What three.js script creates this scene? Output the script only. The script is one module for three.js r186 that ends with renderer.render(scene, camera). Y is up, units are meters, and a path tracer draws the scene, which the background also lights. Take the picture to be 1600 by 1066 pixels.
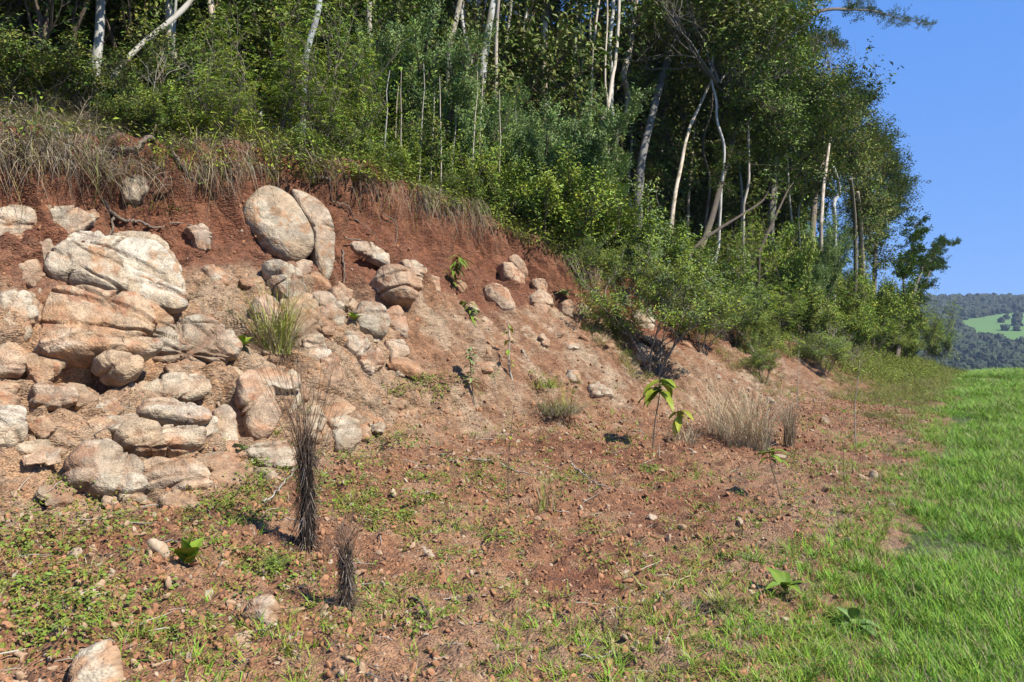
import * as THREE from 'three';
import { mergeVertices } from 'three/addons/utils/BufferGeometryUtils.js';

// ---------- camera, sky, sun, exposure ----------
const scene = new THREE.Scene();
const F = 1229, CX = 800, CY = 533, EYE = 1.6;              // focal length and centre of the photograph in its own pixels
const camera = new THREE.PerspectiveCamera(2 * Math.atan(533 / F) * 180 / Math.PI, 1600 / 1066, 0.05, 4000);
camera.position.set(0, EYE, 0);
camera.lookAt(0, EYE, -10);
const renderer = new THREE.WebGLRenderer({ antialias: true });
renderer.toneMapping = THREE.LinearToneMapping;
renderer.toneMappingExposure = 1.85;
renderer.shadowMap.enabled = true;
const SUN = new THREE.Vector3(0.84 * Math.cos(0.82), Math.sin(0.82), 0.54 * Math.cos(0.82)).normalize();
{
  const W = 512, Hh = 256, data = new Float32Array(W * Hh * 4);
  for (let r = 0; r < Hh; r++) {
    const el = ((r + 0.5) / Hh - 0.5) * Math.PI, y = Math.max(0, Math.sin(el));
    for (let c = 0; c < W; c++) {
      const az = ((c + 0.5) / W - 0.5) * 2 * Math.PI, x = Math.cos(az) * Math.cos(el), z = Math.sin(az) * Math.cos(el);
      const g = Math.max(0, x * SUN.x + Math.sin(el) * SUN.y + z * SUN.z), k = Math.pow(1 - y, 4);
      const glow = 0.10 * Math.pow(g, 8) + 0.25 * Math.pow(g, 60);
      const i = (r * W + c) * 4;
      data[i] = 0.061 + 0.092 * k + glow; data[i + 1] = 0.172 + 0.115 * k + glow; data[i + 2] = 0.475 + 0.09 * k + glow * 0.9; data[i + 3] = 1;
    }
  }
  const t = new THREE.DataTexture(data, W, Hh, THREE.RGBAFormat, THREE.FloatType);
  t.mapping = THREE.EquirectangularReflectionMapping; t.magFilter = THREE.LinearFilter; t.needsUpdate = true;
  scene.background = t; scene.environment = t;
}
const sun = new THREE.DirectionalLight(new THREE.Color(1, 0.94, 0.84), 4.8);
sun.name = 'sun'; sun.position.copy(SUN).multiplyScalar(60).add(new THREE.Vector3(4, 0, -12)); sun.target.position.set(4, 0, -12);
sun.castShadow = true; sun.shadow.mapSize.set(4096, 4096); sun.shadow.camera.left = -40; sun.shadow.camera.right = 40; sun.shadow.camera.top = 40; sun.shadow.camera.bottom = -40; sun.shadow.camera.far = 200;
scene.add(sun, sun.target);

// ---------- numbers: random, noise ----------
function rng(seed) { let s = seed | 0; return () => { s = (s + 0x6d2b79f5) | 0; let t = Math.imul(s ^ (s >>> 15), 1 | s); t = (t + Math.imul(t ^ (t >>> 7), 61 | t)) ^ t; return ((t ^ (t >>> 14)) >>> 0) / 4294967296; }; }
const clamp = (x, a, b) => x < a ? a : x > b ? b : x, lerp = (a, b, k) => a + (b - a) * k;
const sstep = (a, b, x) => { const k = clamp((x - a) / (b - a), 0, 1); return k * k * (3 - 2 * k); };
const hash3 = (x, y, z) => { let h = Math.imul(x, 374761393) ^ Math.imul(y, 668265263) ^ Math.imul(z, 2147483647 - 1274126177); h = Math.imul(h ^ (h >>> 13), 1274126177); h ^= h >>> 16; return (h >>> 0) / 4294967296; };
function noise(x, y, z = 0) {                                // value noise, -1 .. 1
  const ix = Math.floor(x), iy = Math.floor(y), iz = Math.floor(z), fx = x - ix, fy = y - iy, fz = z - iz;
  const u = fx * fx * fx * (fx * (fx * 6 - 15) + 10), v = fy * fy * fy * (fy * (fy * 6 - 15) + 10), w = fz * fz * fz * (fz * (fz * 6 - 15) + 10);
  const a = lerp(lerp(hash3(ix, iy, iz), hash3(ix + 1, iy, iz), u), lerp(hash3(ix, iy + 1, iz), hash3(ix + 1, iy + 1, iz), u), v);
  if (fz === 0) return a * 2 - 1;
  const b = lerp(lerp(hash3(ix, iy, iz + 1), hash3(ix + 1, iy, iz + 1), u), lerp(hash3(ix, iy + 1, iz + 1), hash3(ix + 1, iy + 1, iz + 1), u), v);
  return lerp(a, b, w) * 2 - 1;
}
function fbm(x, y, z = 0, n = 4, gain = 0.5) { let s = 0, a = 1, q = 0; for (let i = 0; i < n; i++) { s += a * noise(x, y, z); q += a; a *= gain; x = x * 2.03 + 17.1; y = y * 2.03 + 5.3; z = z ? z * 2.03 + 9.7 : 0; } return s / q; }
const W2 = [0, 0, 0];
function worley(x, y, seed = 0) {                            // W2 = nearest distance, second, cell random
  const ix = Math.floor(x), iy = Math.floor(y); let a = 9, b = 9, id = 0;
  for (let j = -1; j < 2; j++) for (let i = -1; i < 2; i++) {
    const cx = ix + i, cy = iy + j, px = cx + hash3(cx, cy, seed) - x, py = cy + hash3(cx, cy, seed + 7) - y, d = px * px + py * py;
    if (d < a) { b = a; a = d; id = hash3(cx, cy, seed + 13); } else if (d < b) b = d;
  }
  W2[0] = Math.sqrt(a); W2[1] = Math.sqrt(b); W2[2] = id; return W2;
}
const col = (r, g, b) => [r, g, b], mixc = (a, b, k) => [lerp(a[0], b[0], k), lerp(a[1], b[1], k), lerp(a[2], b[2], k)];

// ---------- naming ----------
const taken = new Map();
function numbered(name) { const n = taken.get(name) ?? 0; taken.set(name, n + 1); return n ? name + '_' + String(n).padStart(3, '0') : name; }
function shade(o) { o.traverse((m) => { if (m.isMesh) { m.castShadow = true; m.receiveShadow = true; } }); return o; }
function tag(o, label, category, group, kind) { if (label) o.userData.label = label; if (category) o.userData.category = category; if (group) o.userData.group = group; if (kind) o.userData.kind = kind; return o; }
function put(o, name) { o.name = numbered(name); scene.add(shade(o)); return o; }
function part(name, geo, mat, parent) { const m = new THREE.Mesh(geo, mat); m.name = name; parent.add(m); return m; }

// ---------- geometry collector ----------
class Geo {
  constructor() { this.p = []; this.c = []; this.i = []; this.u = null; }
  v(x, y, z, c) { this.p.push(x, y, z); this.c.push(c[0], c[1], c[2]); return this.p.length / 3 - 1; }
  tri(a, b, c) { this.i.push(a, b, c); }
  // a leaf: two triangles folded on the midrib. o = base, d = unit direction, r = unit side, n = unit upward normal
  leaf(o, d, r, n, L, Wd, c, fold = 0.25, at = 0.45) {
    const m = L * at, e = Wd * 0.5, f = fold * e;
    const a = this.v(o.x, o.y, o.z, c), b = this.v(o.x + d.x * m + r.x * e + n.x * f, o.y + d.y * m + r.y * e + n.y * f, o.z + d.z * m + r.z * e + n.z * f, c);
    const t = this.v(o.x + d.x * L - n.x * L * 0.12, o.y + d.y * L - n.y * L * 0.12, o.z + d.z * L - n.z * L * 0.12, c);
    const l = this.v(o.x + d.x * m - r.x * e + n.x * f, o.y + d.y * m - r.y * e + n.y * f, o.z + d.z * m - r.z * e + n.z * f, c);
    this.tri(a, b, t); this.tri(a, t, l);
  }
  // a blade of grass: ribbon that leaves o along d and bends towards b
  blade(o, d, b, L, Wd, c, n = 3, bend = 0.6, tipc = null) {
    const q = new THREE.Vector3().crossVectors(d, b); if (q.lengthSq() < 1e-6) q.set(1, 0, 0); q.normalize();
    let la = -1, lb = -1;
    for (let k = 0; k <= n; k++) {
      const s = k / n, w = Wd * 0.5 * (1 - s * s * 0.97), x = o.x + d.x * L * s * (1 - bend * s * 0.4) + b.x * L * bend * s * s, y = o.y + d.y * L * s * (1 - bend * s * 0.4) + b.y * L * bend * s * s, z = o.z + d.z * L * s * (1 - bend * s * 0.4) + b.z * L * bend * s * s;
      const cc = tipc ? mixc(c, tipc, s) : c;
      if (k === n) { const t = this.v(x, y, z, cc); this.tri(la, lb, t); } else {
        const e = this.v(x - q.x * w, y - q.y * w, z - q.z * w, cc), f = this.v(x + q.x * w, y + q.y * w, z + q.z * w, cc);
        if (k) { this.tri(la, lb, f); this.tri(la, f, e); }
        la = e; lb = f;
      }
    }
  }
  // a tapered round stick along points
  tube(pts, rad, c, sides = 5, wob = 0, rnd = null) {
    let prev = -1; const a = new THREE.Vector3(), b = new THREE.Vector3(), d = new THREE.Vector3(); let ref = new THREE.Vector3(0.31, 0.17, 0.93);
    for (let k = 0; k < pts.length; k++) {
      d.subVectors(pts[Math.min(k + 1, pts.length - 1)], pts[Math.max(k - 1, 0)]).normalize();
      a.crossVectors(d, ref); if (a.lengthSq() < 1e-4) a.set(1, 0, 0); a.normalize(); b.crossVectors(d, a);
      ref = b.clone().cross(a).length() ? new THREE.Vector3().crossVectors(a, d) : ref;
      const r = typeof rad === 'function' ? rad(k / (pts.length - 1)) : rad[k], first = this.p.length / 3;
      for (let s = 0; s < sides; s++) {
        const th = s / sides * Math.PI * 2, rr = r * (1 + (wob && rnd ? (rnd() - 0.5) * wob : 0)), cs = Math.cos(th) * rr, sn = Math.sin(th) * rr, cc = typeof c === 'function' ? c(pts[k], th, k / (pts.length - 1)) : c;
        this.v(pts[k].x + a.x * cs + b.x * sn, pts[k].y + a.y * cs + b.y * sn, pts[k].z + a.z * cs + b.z * sn, cc);
      }
      if (prev >= 0) for (let s = 0; s < sides; s++) { const s2 = (s + 1) % sides; this.tri(prev + s, prev + s2, first + s2); this.tri(prev + s, first + s2, first + s); }
      prev = first;
    }
    const e = pts[pts.length - 1], cc = typeof c === 'function' ? c(e, 0, 1) : c, t = this.v(e.x, e.y, e.z, cc);
    for (let s = 0; s < sides; s++) this.tri(prev + s, prev + (s + 1) % sides, t);
  }
  build(smooth = false, uvs = null) {
    const g = new THREE.BufferGeometry();
    g.setAttribute('position', new THREE.Float32BufferAttribute(this.p, 3)); g.setAttribute('color', new THREE.Float32BufferAttribute(this.c, 3)); g.setIndex(this.i);
    if (uvs) g.setAttribute('uv', new THREE.Float32BufferAttribute(uvs, 2));
    if (smooth) g.computeVertexNormals();
    return g;
  }
}
const V = (x, y, z) => new THREE.Vector3(x, y, z);

// ---------- textures: fine grain only ----------
function grainTexture(N, f, srgb) {
  const d = new Uint8Array(N * N * 4);
  for (let y = 0; y < N; y++) for (let x = 0; x < N; x++) { const q = clamp(f(x / N, y / N, x, y), 0, 1) * 255, i = (y * N + x) * 4; d[i] = d[i + 1] = d[i + 2] = q; d[i + 3] = 255; }
  const t = new THREE.DataTexture(d, N, N); t.wrapS = t.wrapT = THREE.RepeatWrapping; t.magFilter = THREE.LinearFilter; t.minFilter = THREE.LinearMipmapLinearFilter; if (srgb) t.colorSpace = THREE.SRGBColorSpace; t.needsUpdate = true; return t;
}
// tiling noise on a torus of period P cells
function tnoise(x, y, P, s) { const ix = Math.floor(x), iy = Math.floor(y), fx = x - ix, fy = y - iy, u = fx * fx * (3 - 2 * fx), v = fy * fy * (3 - 2 * fy), m = (k) => ((k % P) + P) % P; return lerp(lerp(hash3(m(ix), m(iy), s), hash3(m(ix + 1), m(iy), s), u), lerp(hash3(m(ix), m(iy + 1), s), hash3(m(ix + 1), m(iy + 1), s), u), v); }
function tworley(x, y, P, s) { const ix = Math.floor(x), iy = Math.floor(y), m = (k) => ((k % P) + P) % P; let a = 9; for (let j = -1; j < 2; j++) for (let i = -1; i < 2; i++) { const cx = ix + i, cy = iy + j, px = cx + hash3(m(cx), m(cy), s) - x, py = cy + hash3(m(cx), m(cy), s + 5) - y; a = Math.min(a, px * px + py * py); } return Math.sqrt(a); }
const soilBump = grainTexture(1024, (u, v) => { const a = tnoise(u * 9, v * 9, 9, 4), w = 0.35 * (tnoise(u * 30, v * 30, 30, 9) - 0.5); return 0.22 * (1 - tworley(u * 21 + w, v * 21 + w, 21, 1)) * (0.3 + a) + 0.22 * (1 - tworley(u * 64, v * 64, 64, 2)) * (1.2 - a) + 0.22 * tnoise(u * 160, v * 160, 160, 3) + 0.2 * a + 0.14 * tnoise(u * 40, v * 40, 40, 8); });
const soilTint = grainTexture(1024, (u, v) => { const a = tnoise(u * 10, v * 10, 10, 5), b = tnoise(u * 40, v * 40, 40, 6), c = tnoise(u * 160, v * 160, 160, 7), d = tworley(u * 70, v * 70, 70, 8); return 0.83 + 0.14 * (a - 0.5) + 0.2 * (b - 0.5) + 0.32 * (c - 0.5) + (d < 0.16 ? 0.16 : 0); }, true);
const rockBump = grainTexture(1024, (u, v) => { const c = Math.abs(tnoise(u * 6 + 0.15 * tnoise(u * 20, v * 20, 20, 2), v * 9, 9 * 6, 11) - 0.5); return 0.35 * tnoise(u * 16, v * 16, 16, 12) + 0.25 * tnoise(u * 50, v * 50, 50, 13) + 0.2 * tnoise(u * 170, v * 170, 170, 14) + 0.2 * Math.min(1, c * 12); });
const rockTint = grainTexture(1024, (u, v) => 0.86 + 0.14 * (tnoise(u * 7, v * 7, 7, 15) - 0.5) + 0.2 * (tnoise(u * 34, v * 34, 34, 16) - 0.5) + 0.24 * (tnoise(u * 190, v * 190, 190, 17) - 0.5) - (tworley(u * 60, v * 60, 60, 18) < 0.13 ? 0.15 : 0), true);
const barkBump = grainTexture(512, (u, v) => 0.5 * tnoise(u * 24, v * 6, 24 * 6, 19) + 0.5 * tnoise(u * 60, v * 30, 60, 20));

const mSoil = new THREE.MeshStandardMaterial({ color: new THREE.Color(1.0, 1.0, 1.0), vertexColors: true, roughness: 1, map: soilTint, bumpMap: soilBump, bumpScale: 0.05 });
const mRock = new THREE.MeshStandardMaterial({ color: new THREE.Color(0.9, 0.9, 0.9), vertexColors: true, roughness: 0.9, map: rockTint, bumpMap: rockBump, bumpScale: 0.02 });
const mPebble = new THREE.MeshStandardMaterial({ color: new THREE.Color(0.78, 0.78, 0.78), vertexColors: true, roughness: 0.92 });
const mBark = new THREE.MeshStandardMaterial({ color: new THREE.Color(0.78, 0.78, 0.78), vertexColors: true, roughness: 0.92 });
const mDry = new THREE.MeshPhysicalMaterial({ color: new THREE.Color(0.78, 0.78, 0.78), vertexColors: true, roughness: 0.95, transmission: 0.2, side: THREE.DoubleSide });
const mLeaf = new THREE.MeshPhysicalMaterial({ color: new THREE.Color(0.8, 0.8, 0.8), vertexColors: true, roughness: 0.5, transmission: 0.2, side: THREE.DoubleSide, specularIntensity: 0.3 });
const mGrass = new THREE.MeshPhysicalMaterial({ color: new THREE.Color(0.8, 0.8, 0.8), vertexColors: true, roughness: 0.5, transmission: 0.25, side: THREE.DoubleSide, specularIntensity: 0.3 });
const mBurnt = new THREE.MeshPhysicalMaterial({ color: new THREE.Color(0.78, 0.74, 0.7), vertexColors: true, roughness: 1, specularIntensity: 0.2, side: THREE.DoubleSide });
soilTint.repeat.set(0.9, 0.9); soilBump.repeat.set(0.9, 0.9); rockTint.repeat.set(0.8, 0.8); rockBump.repeat.set(0.8, 0.8);

// ---------- the lie of the land ----------
// s runs along the bank (31 degrees to the right of the view), t runs into it; the field ends and the bank begins at t = 0.93
const UX = 0.5145, UF = 0.8575;
const toXZ = (s, t) => [UX * s - UF * t, -(UF * s + UX * t)];
const toST = (x, z) => [UX * x - UF * z, -UF * x - UX * z];
function curve(xs, ys) {
  const n = xs.length, m = ys.map((_, i) => i === 0 ? (ys[1] - ys[0]) / (xs[1] - xs[0]) : i === n - 1 ? (ys[n - 1] - ys[n - 2]) / (xs[n - 1] - xs[n - 2]) : (ys[i + 1] - ys[i - 1]) / (xs[i + 1] - xs[i - 1]));
  return (x) => { if (x <= xs[0]) return ys[0]; if (x >= xs[n - 1]) return ys[n - 1]; let i = 0; while (x > xs[i + 1]) i++; const h = xs[i + 1] - xs[i], k = (x - xs[i]) / h, k2 = k * k, k3 = k2 * k; return (2 * k3 - 3 * k2 + 1) * ys[i] + (k3 - 2 * k2 + k) * h * m[i] + (3 * k2 - 2 * k3) * ys[i + 1] + (k3 - k2) * h * m[i + 1]; };
}
const SS = [-10, 0, 3.4, 6.5, 10.5, 12.9, 18.6, 24.4, 34, 46, 62];
const topT0 = curve(SS, [7.2, 7.1, 7.0, 7.0, 6.9, 6.1, 5.0, 4.0, 2.9, 2.4, 2.2]), topH = curve(SS, [3.0, 3.1, 3.2, 3.7, 3.5, 2.8, 1.8, 1.15, 0.65, 0.45, 0.4]);
const toeT = curve(SS, [4.9, 4.8, 4.7, 4.85, 4.2, 3.75, 2.95, 2.4, 1.9, 1.7, 1.6]);
const topT = (s) => topT0(s) + 0.22 * fbm(s * 0.7, 3.3, 0, 3) ;
const drop = (fwd) => fwd > 34 ? Math.min(0.0025 * (fwd - 34) * (fwd - 34), 0.14 * (fwd - 34)) : 0;
const toeH = (s) => 0.155 * (toeT(s) - 0.93);
const sheer = (s) => 0.55 + 0.45 * sstep(20, 11, s);        // how abrupt the lip at the top is
function H(s, t) {
  const a = toeT(s), b = topT(s), ha = toeH(s), hb = topH(s), fwd = UF * s + UX * t;
  let y;
  if (t < 0.5) y = 0;
  else if (t < a) { const k = (t - 0.5) / (a - 0.5); y = ha * (0.55 * k + 0.45 * k * k); }
  else if (t < b) { const k = (t - a) / (b - a), sh = sheer(s), e = 0.86; const p = k < e ? lerp(k, 0.74 * k / e, sh) : lerp(k, 0.74 + 0.26 * Math.pow((k - e) / (1 - e), 0.8), sh); y = ha + (hb - ha) * p; }
  else y = hb + 0.42 * (t - b) * (t - b < 2 ? 1 : 1) ;
  return y - drop(fwd);
}
const rockZone = (s, t) => { const k = (t - toeT(s)) / (topT(s) - toeT(s)), n = 0.16 * fbm(s * 1.1, t * 1.1, 4.4, 3); return sstep(7.4, 6.2, s + n * 4) * sstep(-0.12, 0.0, k + n * 0.4) * sstep(0.78, 0.64, k + n); };
const paleZone = (s, t) => { const k = (t - toeT(s)) / (topT(s) - toeT(s)), n = 0.3 * fbm(s * 0.6, t * 0.9, 8.4, 4); return sstep(-0.25, 0.1, k + n) * sstep(0.82, 0.62, k + n) * sstep(26, 14, s + n * 6); };
const lipZone = (s, t) => { const k = (t - toeT(s)) / (topT(s) - toeT(s)), n = 0.35 * fbm(s * 0.9, t * 1.3, 2.4, 4); return sstep(0.55, 0.72, k + n) * sstep(22, 14, s); };
const hollows = [];                                          // [s, t, half length, half width, depth]: gaps and joints between the rocks
function disp(s, t) {                                         // relief measured off the smooth bank
  const edge = sstep(0.2, 1.4, t), rz = rockZone(s, t), far = sstep(30, 14, s), b = topT(s), k = (t - toeT(s)) / (b - toeT(s)), face = sstep(-0.1, 0.2, k) * sstep(1.12, 1.0, k);
  let d = edge * 0.07 * fbm(s * 0.8, t * 0.8, 1.5, 3) + 0.02 * fbm(s * 3, t * 3, 2.5, 2);
  if (far > 0) {
    const wx = 0.25 * noise(s * 2.3, t * 2.3, 7.7), w1 = worley(s * 4.2 + wx, t * 4.2, 1), c1 = 1 - w1[0], h1 = w1[2];
    const w2 = worley(s * 11 + wx * 2, t * 11, 2), c2 = (1 - w2[0]) * (w2[2] > 0.45 ? 1 : 0.25), w3 = worley(s * 26, t * 26, 3), c3 = (1 - w3[0]) * w3[2];
    d += far * edge * (0.075 * (c1 - 0.5) * (0.3 + h1) + 0.05 * (c2 - 0.4) + 0.032 * c3);
  }
  if (face > 0) {
    const tt = t * 1.5, r = 1 - Math.abs(fbm(s * 0.9, tt * 0.6, 3.5, 4)) * 2.2, rill = Math.abs(fbm(s * 2.6, tt * 0.5, 5.5, 3));
    d += face * (1 - rz) * (0.13 * r - 0.05 + 0.12 * rill * sstep(26, 10, s));
    if (k > 0.66 && s < 26) { const lip = 0.75 * sstep(26, 18, s) * (0.75 + 0.9 * fbm(s * 1.4, 4.4, 0, 3)); d += face * lip * (0.2 * sstep(0.9, 0.99, k) - 0.16 * sstep(0.68, 0.8, k) * sstep(0.98, 0.88, k)); }
    if (k > 0.7 && s < 24) d += face * (0.22 * fbm(s * 1.9, tt * 0.9, 9.9, 4) + 0.10 * fbm(s * 6, tt * 3.4, 1.9, 4) + 0.05 * fbm(s * 19, tt * 12, 2.9, 2));
  }
  if (rz > 0) {
    const wx = 0.5 * noise(s * 1.7, t * 1.7, 6.6), wy = 0.4 * noise(s * 1.9, t * 1.9, 16.6);
    const a = worley(s * 2.2 + wx, t * 3.6 + wy, 11), ba = (a[2] - 0.5) * sstep(0.0, 0.3, a[1] - a[0]), ja = sstep(0.1, 0.0, a[1] - a[0]);
    const c = worley(s * 6 + wx * 2, t * 8 + wy * 2, 12), bc = (c[2] - 0.5) * sstep(0.0, 0.35, c[1] - c[0]), jc = sstep(0.12, 0.0, c[1] - c[0]);
    d = lerp(d, 0.0, rz * 0.7) + rz * (0.17 * ba - 0.06 * ja + 0.07 * bc - 0.02 * jc + 0.015 * fbm(s * 9, t * 14, 2.2, 3));
  }
  for (const [a, b, u, v, q] of hollows) { const x = (s - a) / u, y = (t - b) / v, k = x * x + y * y; if (k < 6) d -= q * Math.exp(-k * k * 0.8); }
  return d;
}
function baseNormal(s, t) { const e = 0.06, hs = (H(s + e, t) - H(s - e, t)) / (2 * e), ht = (H(s, t + e) - H(s, t - e)) / (2 * e); const n = V(-UX * hs + UF * ht, 1, UF * hs + UX * ht); return n.normalize(); }
const cosy = (s, t) => { const n = baseNormal(s, t); if (t > topT(s) - 0.15) return n.lerp(V(UF * 0.5, 0.8, UX * 0.5), 0.5).normalize(); return n; };
function surf(s, t) { const [x, z] = toXZ(s, t), d = disp(s, t), n = cosy(s, t); return V(x + n.x * d, H(s, t) + n.y * d, z + n.z * d); }
const ray = (px, py) => V((px - CX) / F, -(py - CY) / F, -1);
function hit(px, py) {                                        // where the line of sight of a photograph pixel meets the bank: (s, t)
  const r = ray(px, py); let last = 0.8;
  for (let d = 0.8; d < 90; d += 0.02 + d * 0.002) { const x = r.x * d, z = -d, y = EYE + r.y * d, [s, t] = toST(x, z); if (y < H(s, t)) { const m = (last + d) / 2; const [a, b] = toST(r.x * m, -m); return { s: a, t: b, d: m }; } last = d; }
  return null;
}
function onPlane(px, py, t) { const r = ray(px, py), d = t / (-UF * r.x + UX), [s] = toST(r.x * d, -d); return { s, t, d, p: V(r.x * d, EYE + r.y * d, -d) }; }

for (const [px, py, rx, ry, q] of [[175, 588, 62, 11, 0.26], [100, 582, 40, 8, 0.18], [232, 596, 22, 12, 0.16], [212, 735, 6, 40, 0.2], [196, 700, 8, 14, 0.14], [600, 494, 26, 10, 0.2], [556, 452, 14, 18, 0.16], [262, 492, 20, 9, 0.14], [372, 640, 7, 40, 0.16], [52, 640, 8, 26, 0.1], [330, 600, 6, 30, 0.1], [450, 570, 30, 8, 0.1], [520, 430, 6, 26, 0.12], [395, 455, 10, 26, 0.12], [366, 505, 14, 8, 0.12]]) { const h = hit(px, py); if (h) hollows.push([h.s, h.t, rx * h.d / F * 1.2, ry * h.d / F * 1.1, q]); }
// ---------- the cut bank ----------
const SOIL = col(0.30, 0.142, 0.068), SOILD = col(0.205, 0.08, 0.036), SOILP = col(0.365, 0.22, 0.122), LIP = col(0.215, 0.078, 0.036), ROCKP = col(0.45, 0.335, 0.215), ROCKO = col(0.40, 0.225, 0.115), DUN = col(0.33, 0.24, 0.16);
function soilColor(s, t) {
  const n1 = fbm(s * 0.9, t * 0.9, 11.5, 4), n2 = fbm(s * 4.5, t * 4.5, 12.5, 3), n3 = fbm(s * 17, t * 17, 13.5, 2);
  let c = mixc(SOIL, SOILD, sstep(-0.15, 0.4, n1 + n2 * 0.5));
  c = mixc(c, SOILP, sstep(0.0, 0.5, n2 + n3 * 0.5 - n1 * 0.6) * 0.7);
  const pz = paleZone(s, t); if (pz > 0) c = mixc(c, mixc(SOILP, ROCKP, sstep(-0.2, 0.4, n2)), pz * (0.2 + 0.6 * sstep(-0.25, 0.35, n1 + n2 * 0.4 + n3 * 0.6)));
  const rz = rockZone(s, t); if (rz > 0) c = mixc(c, mixc(mixc(ROCKP, SOILP, sstep(-0.1, 0.4, n2)), ROCKO, sstep(-0.1, 0.4, n1 + n3 * 0.7)), rz * 0.75);
  const lz = lipZone(s, t); if (lz > 0) c = mixc(c, mixc(LIP, SOILD, sstep(-0.3, 0.5, n2 + n3)), lz * 0.9);
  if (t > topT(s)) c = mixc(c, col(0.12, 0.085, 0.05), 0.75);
  const g = sstep(2.6, 0.9, t + n1 * 1.3); if (g > 0) c = mixc(c, mixc(DUN, SOILD, sstep(-0.3, 0.3, n2)), g * 0.45);
  const k = 1 + 0.22 * n3 + 0.12 * n2; return [c[0] * k, c[1] * k, c[2] * k];
}
function gridMesh(rows, cols, f) {                            // f(i, j) -> {p, c, u, v}
  const P = new Float32Array(rows * cols * 3), C = new Float32Array(rows * cols * 3), U = new Float32Array(rows * cols * 2), I = new Uint32Array((rows - 1) * (cols - 1) * 6);
  let q = 0;
  for (let i = 0; i < rows; i++) for (let j = 0; j < cols; j++) { const a = f(i, j), k = i * cols + j; P[k * 3] = a.p.x; P[k * 3 + 1] = a.p.y; P[k * 3 + 2] = a.p.z; C.set(a.c, k * 3); U[k * 2] = a.u; U[k * 2 + 1] = a.v; }
  for (let i = 0; i < rows - 1; i++) for (let j = 0; j < cols - 1; j++) { const a = i * cols + j, b = a + 1, c = a + cols, d = c + 1; I[q++] = a; I[q++] = b; I[q++] = c; I[q++] = b; I[q++] = d; I[q++] = c; }
  const g = new THREE.BufferGeometry(); g.setAttribute('position', new THREE.BufferAttribute(P, 3)); g.setAttribute('color', new THREE.BufferAttribute(C, 3)); g.setAttribute('uv', new THREE.BufferAttribute(U, 2)); g.setIndex(new THREE.BufferAttribute(I, 1)); g.computeVertexNormals(); return g;
}
let bank;
{
  const rowsS = []; for (let s = -3; s < 60;) { rowsS.push(s); s += s < 0 ? 0.05 : Math.max(0.021, 0.0032 * s) * (s > 30 ? 2 : 1); }
  const nT = 170, nF = 150, nB = 16, cols = nT + nF + nB;
  const g = gridMesh(rowsS.length, cols, (i, j) => {
    const s = rowsS[i], a = toeT(s) + 0.15, b = topT(s); let t;
    if (j < nT) { const k = j / nT; t = lerp(-0.6, a, k); } else if (j < nT + nF) { const k = (j - nT) / nF; t = lerp(a, b, 1 - Math.pow(1 - k, 1.15)); } else t = b + 1.6 * ((j - nT - nF) / (nB - 1));
    const p = surf(s, t); if (t < 0.7) p.y -= 0.09 * sstep(0.7, -0.2, t);
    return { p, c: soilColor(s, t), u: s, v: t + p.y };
  });
  bank = new THREE.Mesh(g, mSoil); tag(bank, null, null, null, 'structure'); put(bank, 'earth_bank');
}
{ // wooded slope above the cut
  const rowsS = [], colsT = []; for (let s = -22; s <= 90; s += 0.8) rowsS.push(s); for (let t = 0; t <= 60; t += t < 6 ? 0.4 : 2) colsT.push(t);
  const g = gridMesh(rowsS.length, colsT.length, (i, j) => {
    const s = rowsS[i], t = topT(s) + 1.2 + colsT[j], [x, z] = toXZ(s, t), n = fbm(s * 0.5, t * 0.5, 3, 3);
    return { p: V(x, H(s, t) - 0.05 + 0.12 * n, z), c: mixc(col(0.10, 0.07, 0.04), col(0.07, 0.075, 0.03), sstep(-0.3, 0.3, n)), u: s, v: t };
  });
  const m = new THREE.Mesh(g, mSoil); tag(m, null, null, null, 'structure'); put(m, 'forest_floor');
}
const fieldY = (x, z) => -drop(-z) + 0.03 * noise(x * 0.35, z * 0.35, 1) - 0.02;
{ // the sown field, and the valley beyond it
  const g = gridMesh(190, 110, (i, j) => {
    const a = -12 + 90 * Math.pow(i / 189, 1.3), b = -40 + 42 * (j / 109), [x, z] = toXZ(a, b);
    const n = fbm(x * 1.3, z * 1.3, 2, 3);
    return { p: V(x, fieldY(x, z), z), c: mixc(col(0.13, 0.10, 0.05), col(0.085, 0.11, 0.03), sstep(-0.3, 0.3, n)), u: x, v: z };
  });
  const m = new THREE.Mesh(g, mSoil); tag(m, null, null, null, 'structure'); put(m, 'field');
}

// ---------- rocks ----------
const spheres = new Map();
function unitSphere(d) { if (!spheres.has(d)) { const g = new THREE.IcosahedronGeometry(1, d); g.deleteAttribute('uv'); g.deleteAttribute('normal'); spheres.set(d, mergeVertices(g, 1e-5)); } return spheres.get(d); }
const TONES = {
  pale: [col(0.48, 0.40, 0.285), col(0.42, 0.315, 0.20), col(0.37, 0.21, 0.105)],
  white: [col(0.56, 0.49, 0.375), col(0.48, 0.38, 0.255), col(0.41, 0.245, 0.13)],
  tan: [col(0.45, 0.335, 0.21), col(0.41, 0.265, 0.15), col(0.35, 0.18, 0.09)],
  orange: [col(0.46, 0.325, 0.20), col(0.43, 0.25, 0.13), col(0.33, 0.15, 0.075)],
  grey: [col(0.44, 0.37, 0.265), col(0.37, 0.285, 0.19), col(0.32, 0.19, 0.11)],
  pink: [col(0.45, 0.32, 0.205), col(0.40, 0.24, 0.14), col(0.34, 0.165, 0.085)],
  brown: [col(0.34, 0.20, 0.115), col(0.28, 0.145, 0.08), col(0.24, 0.10, 0.055)],
};
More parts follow.
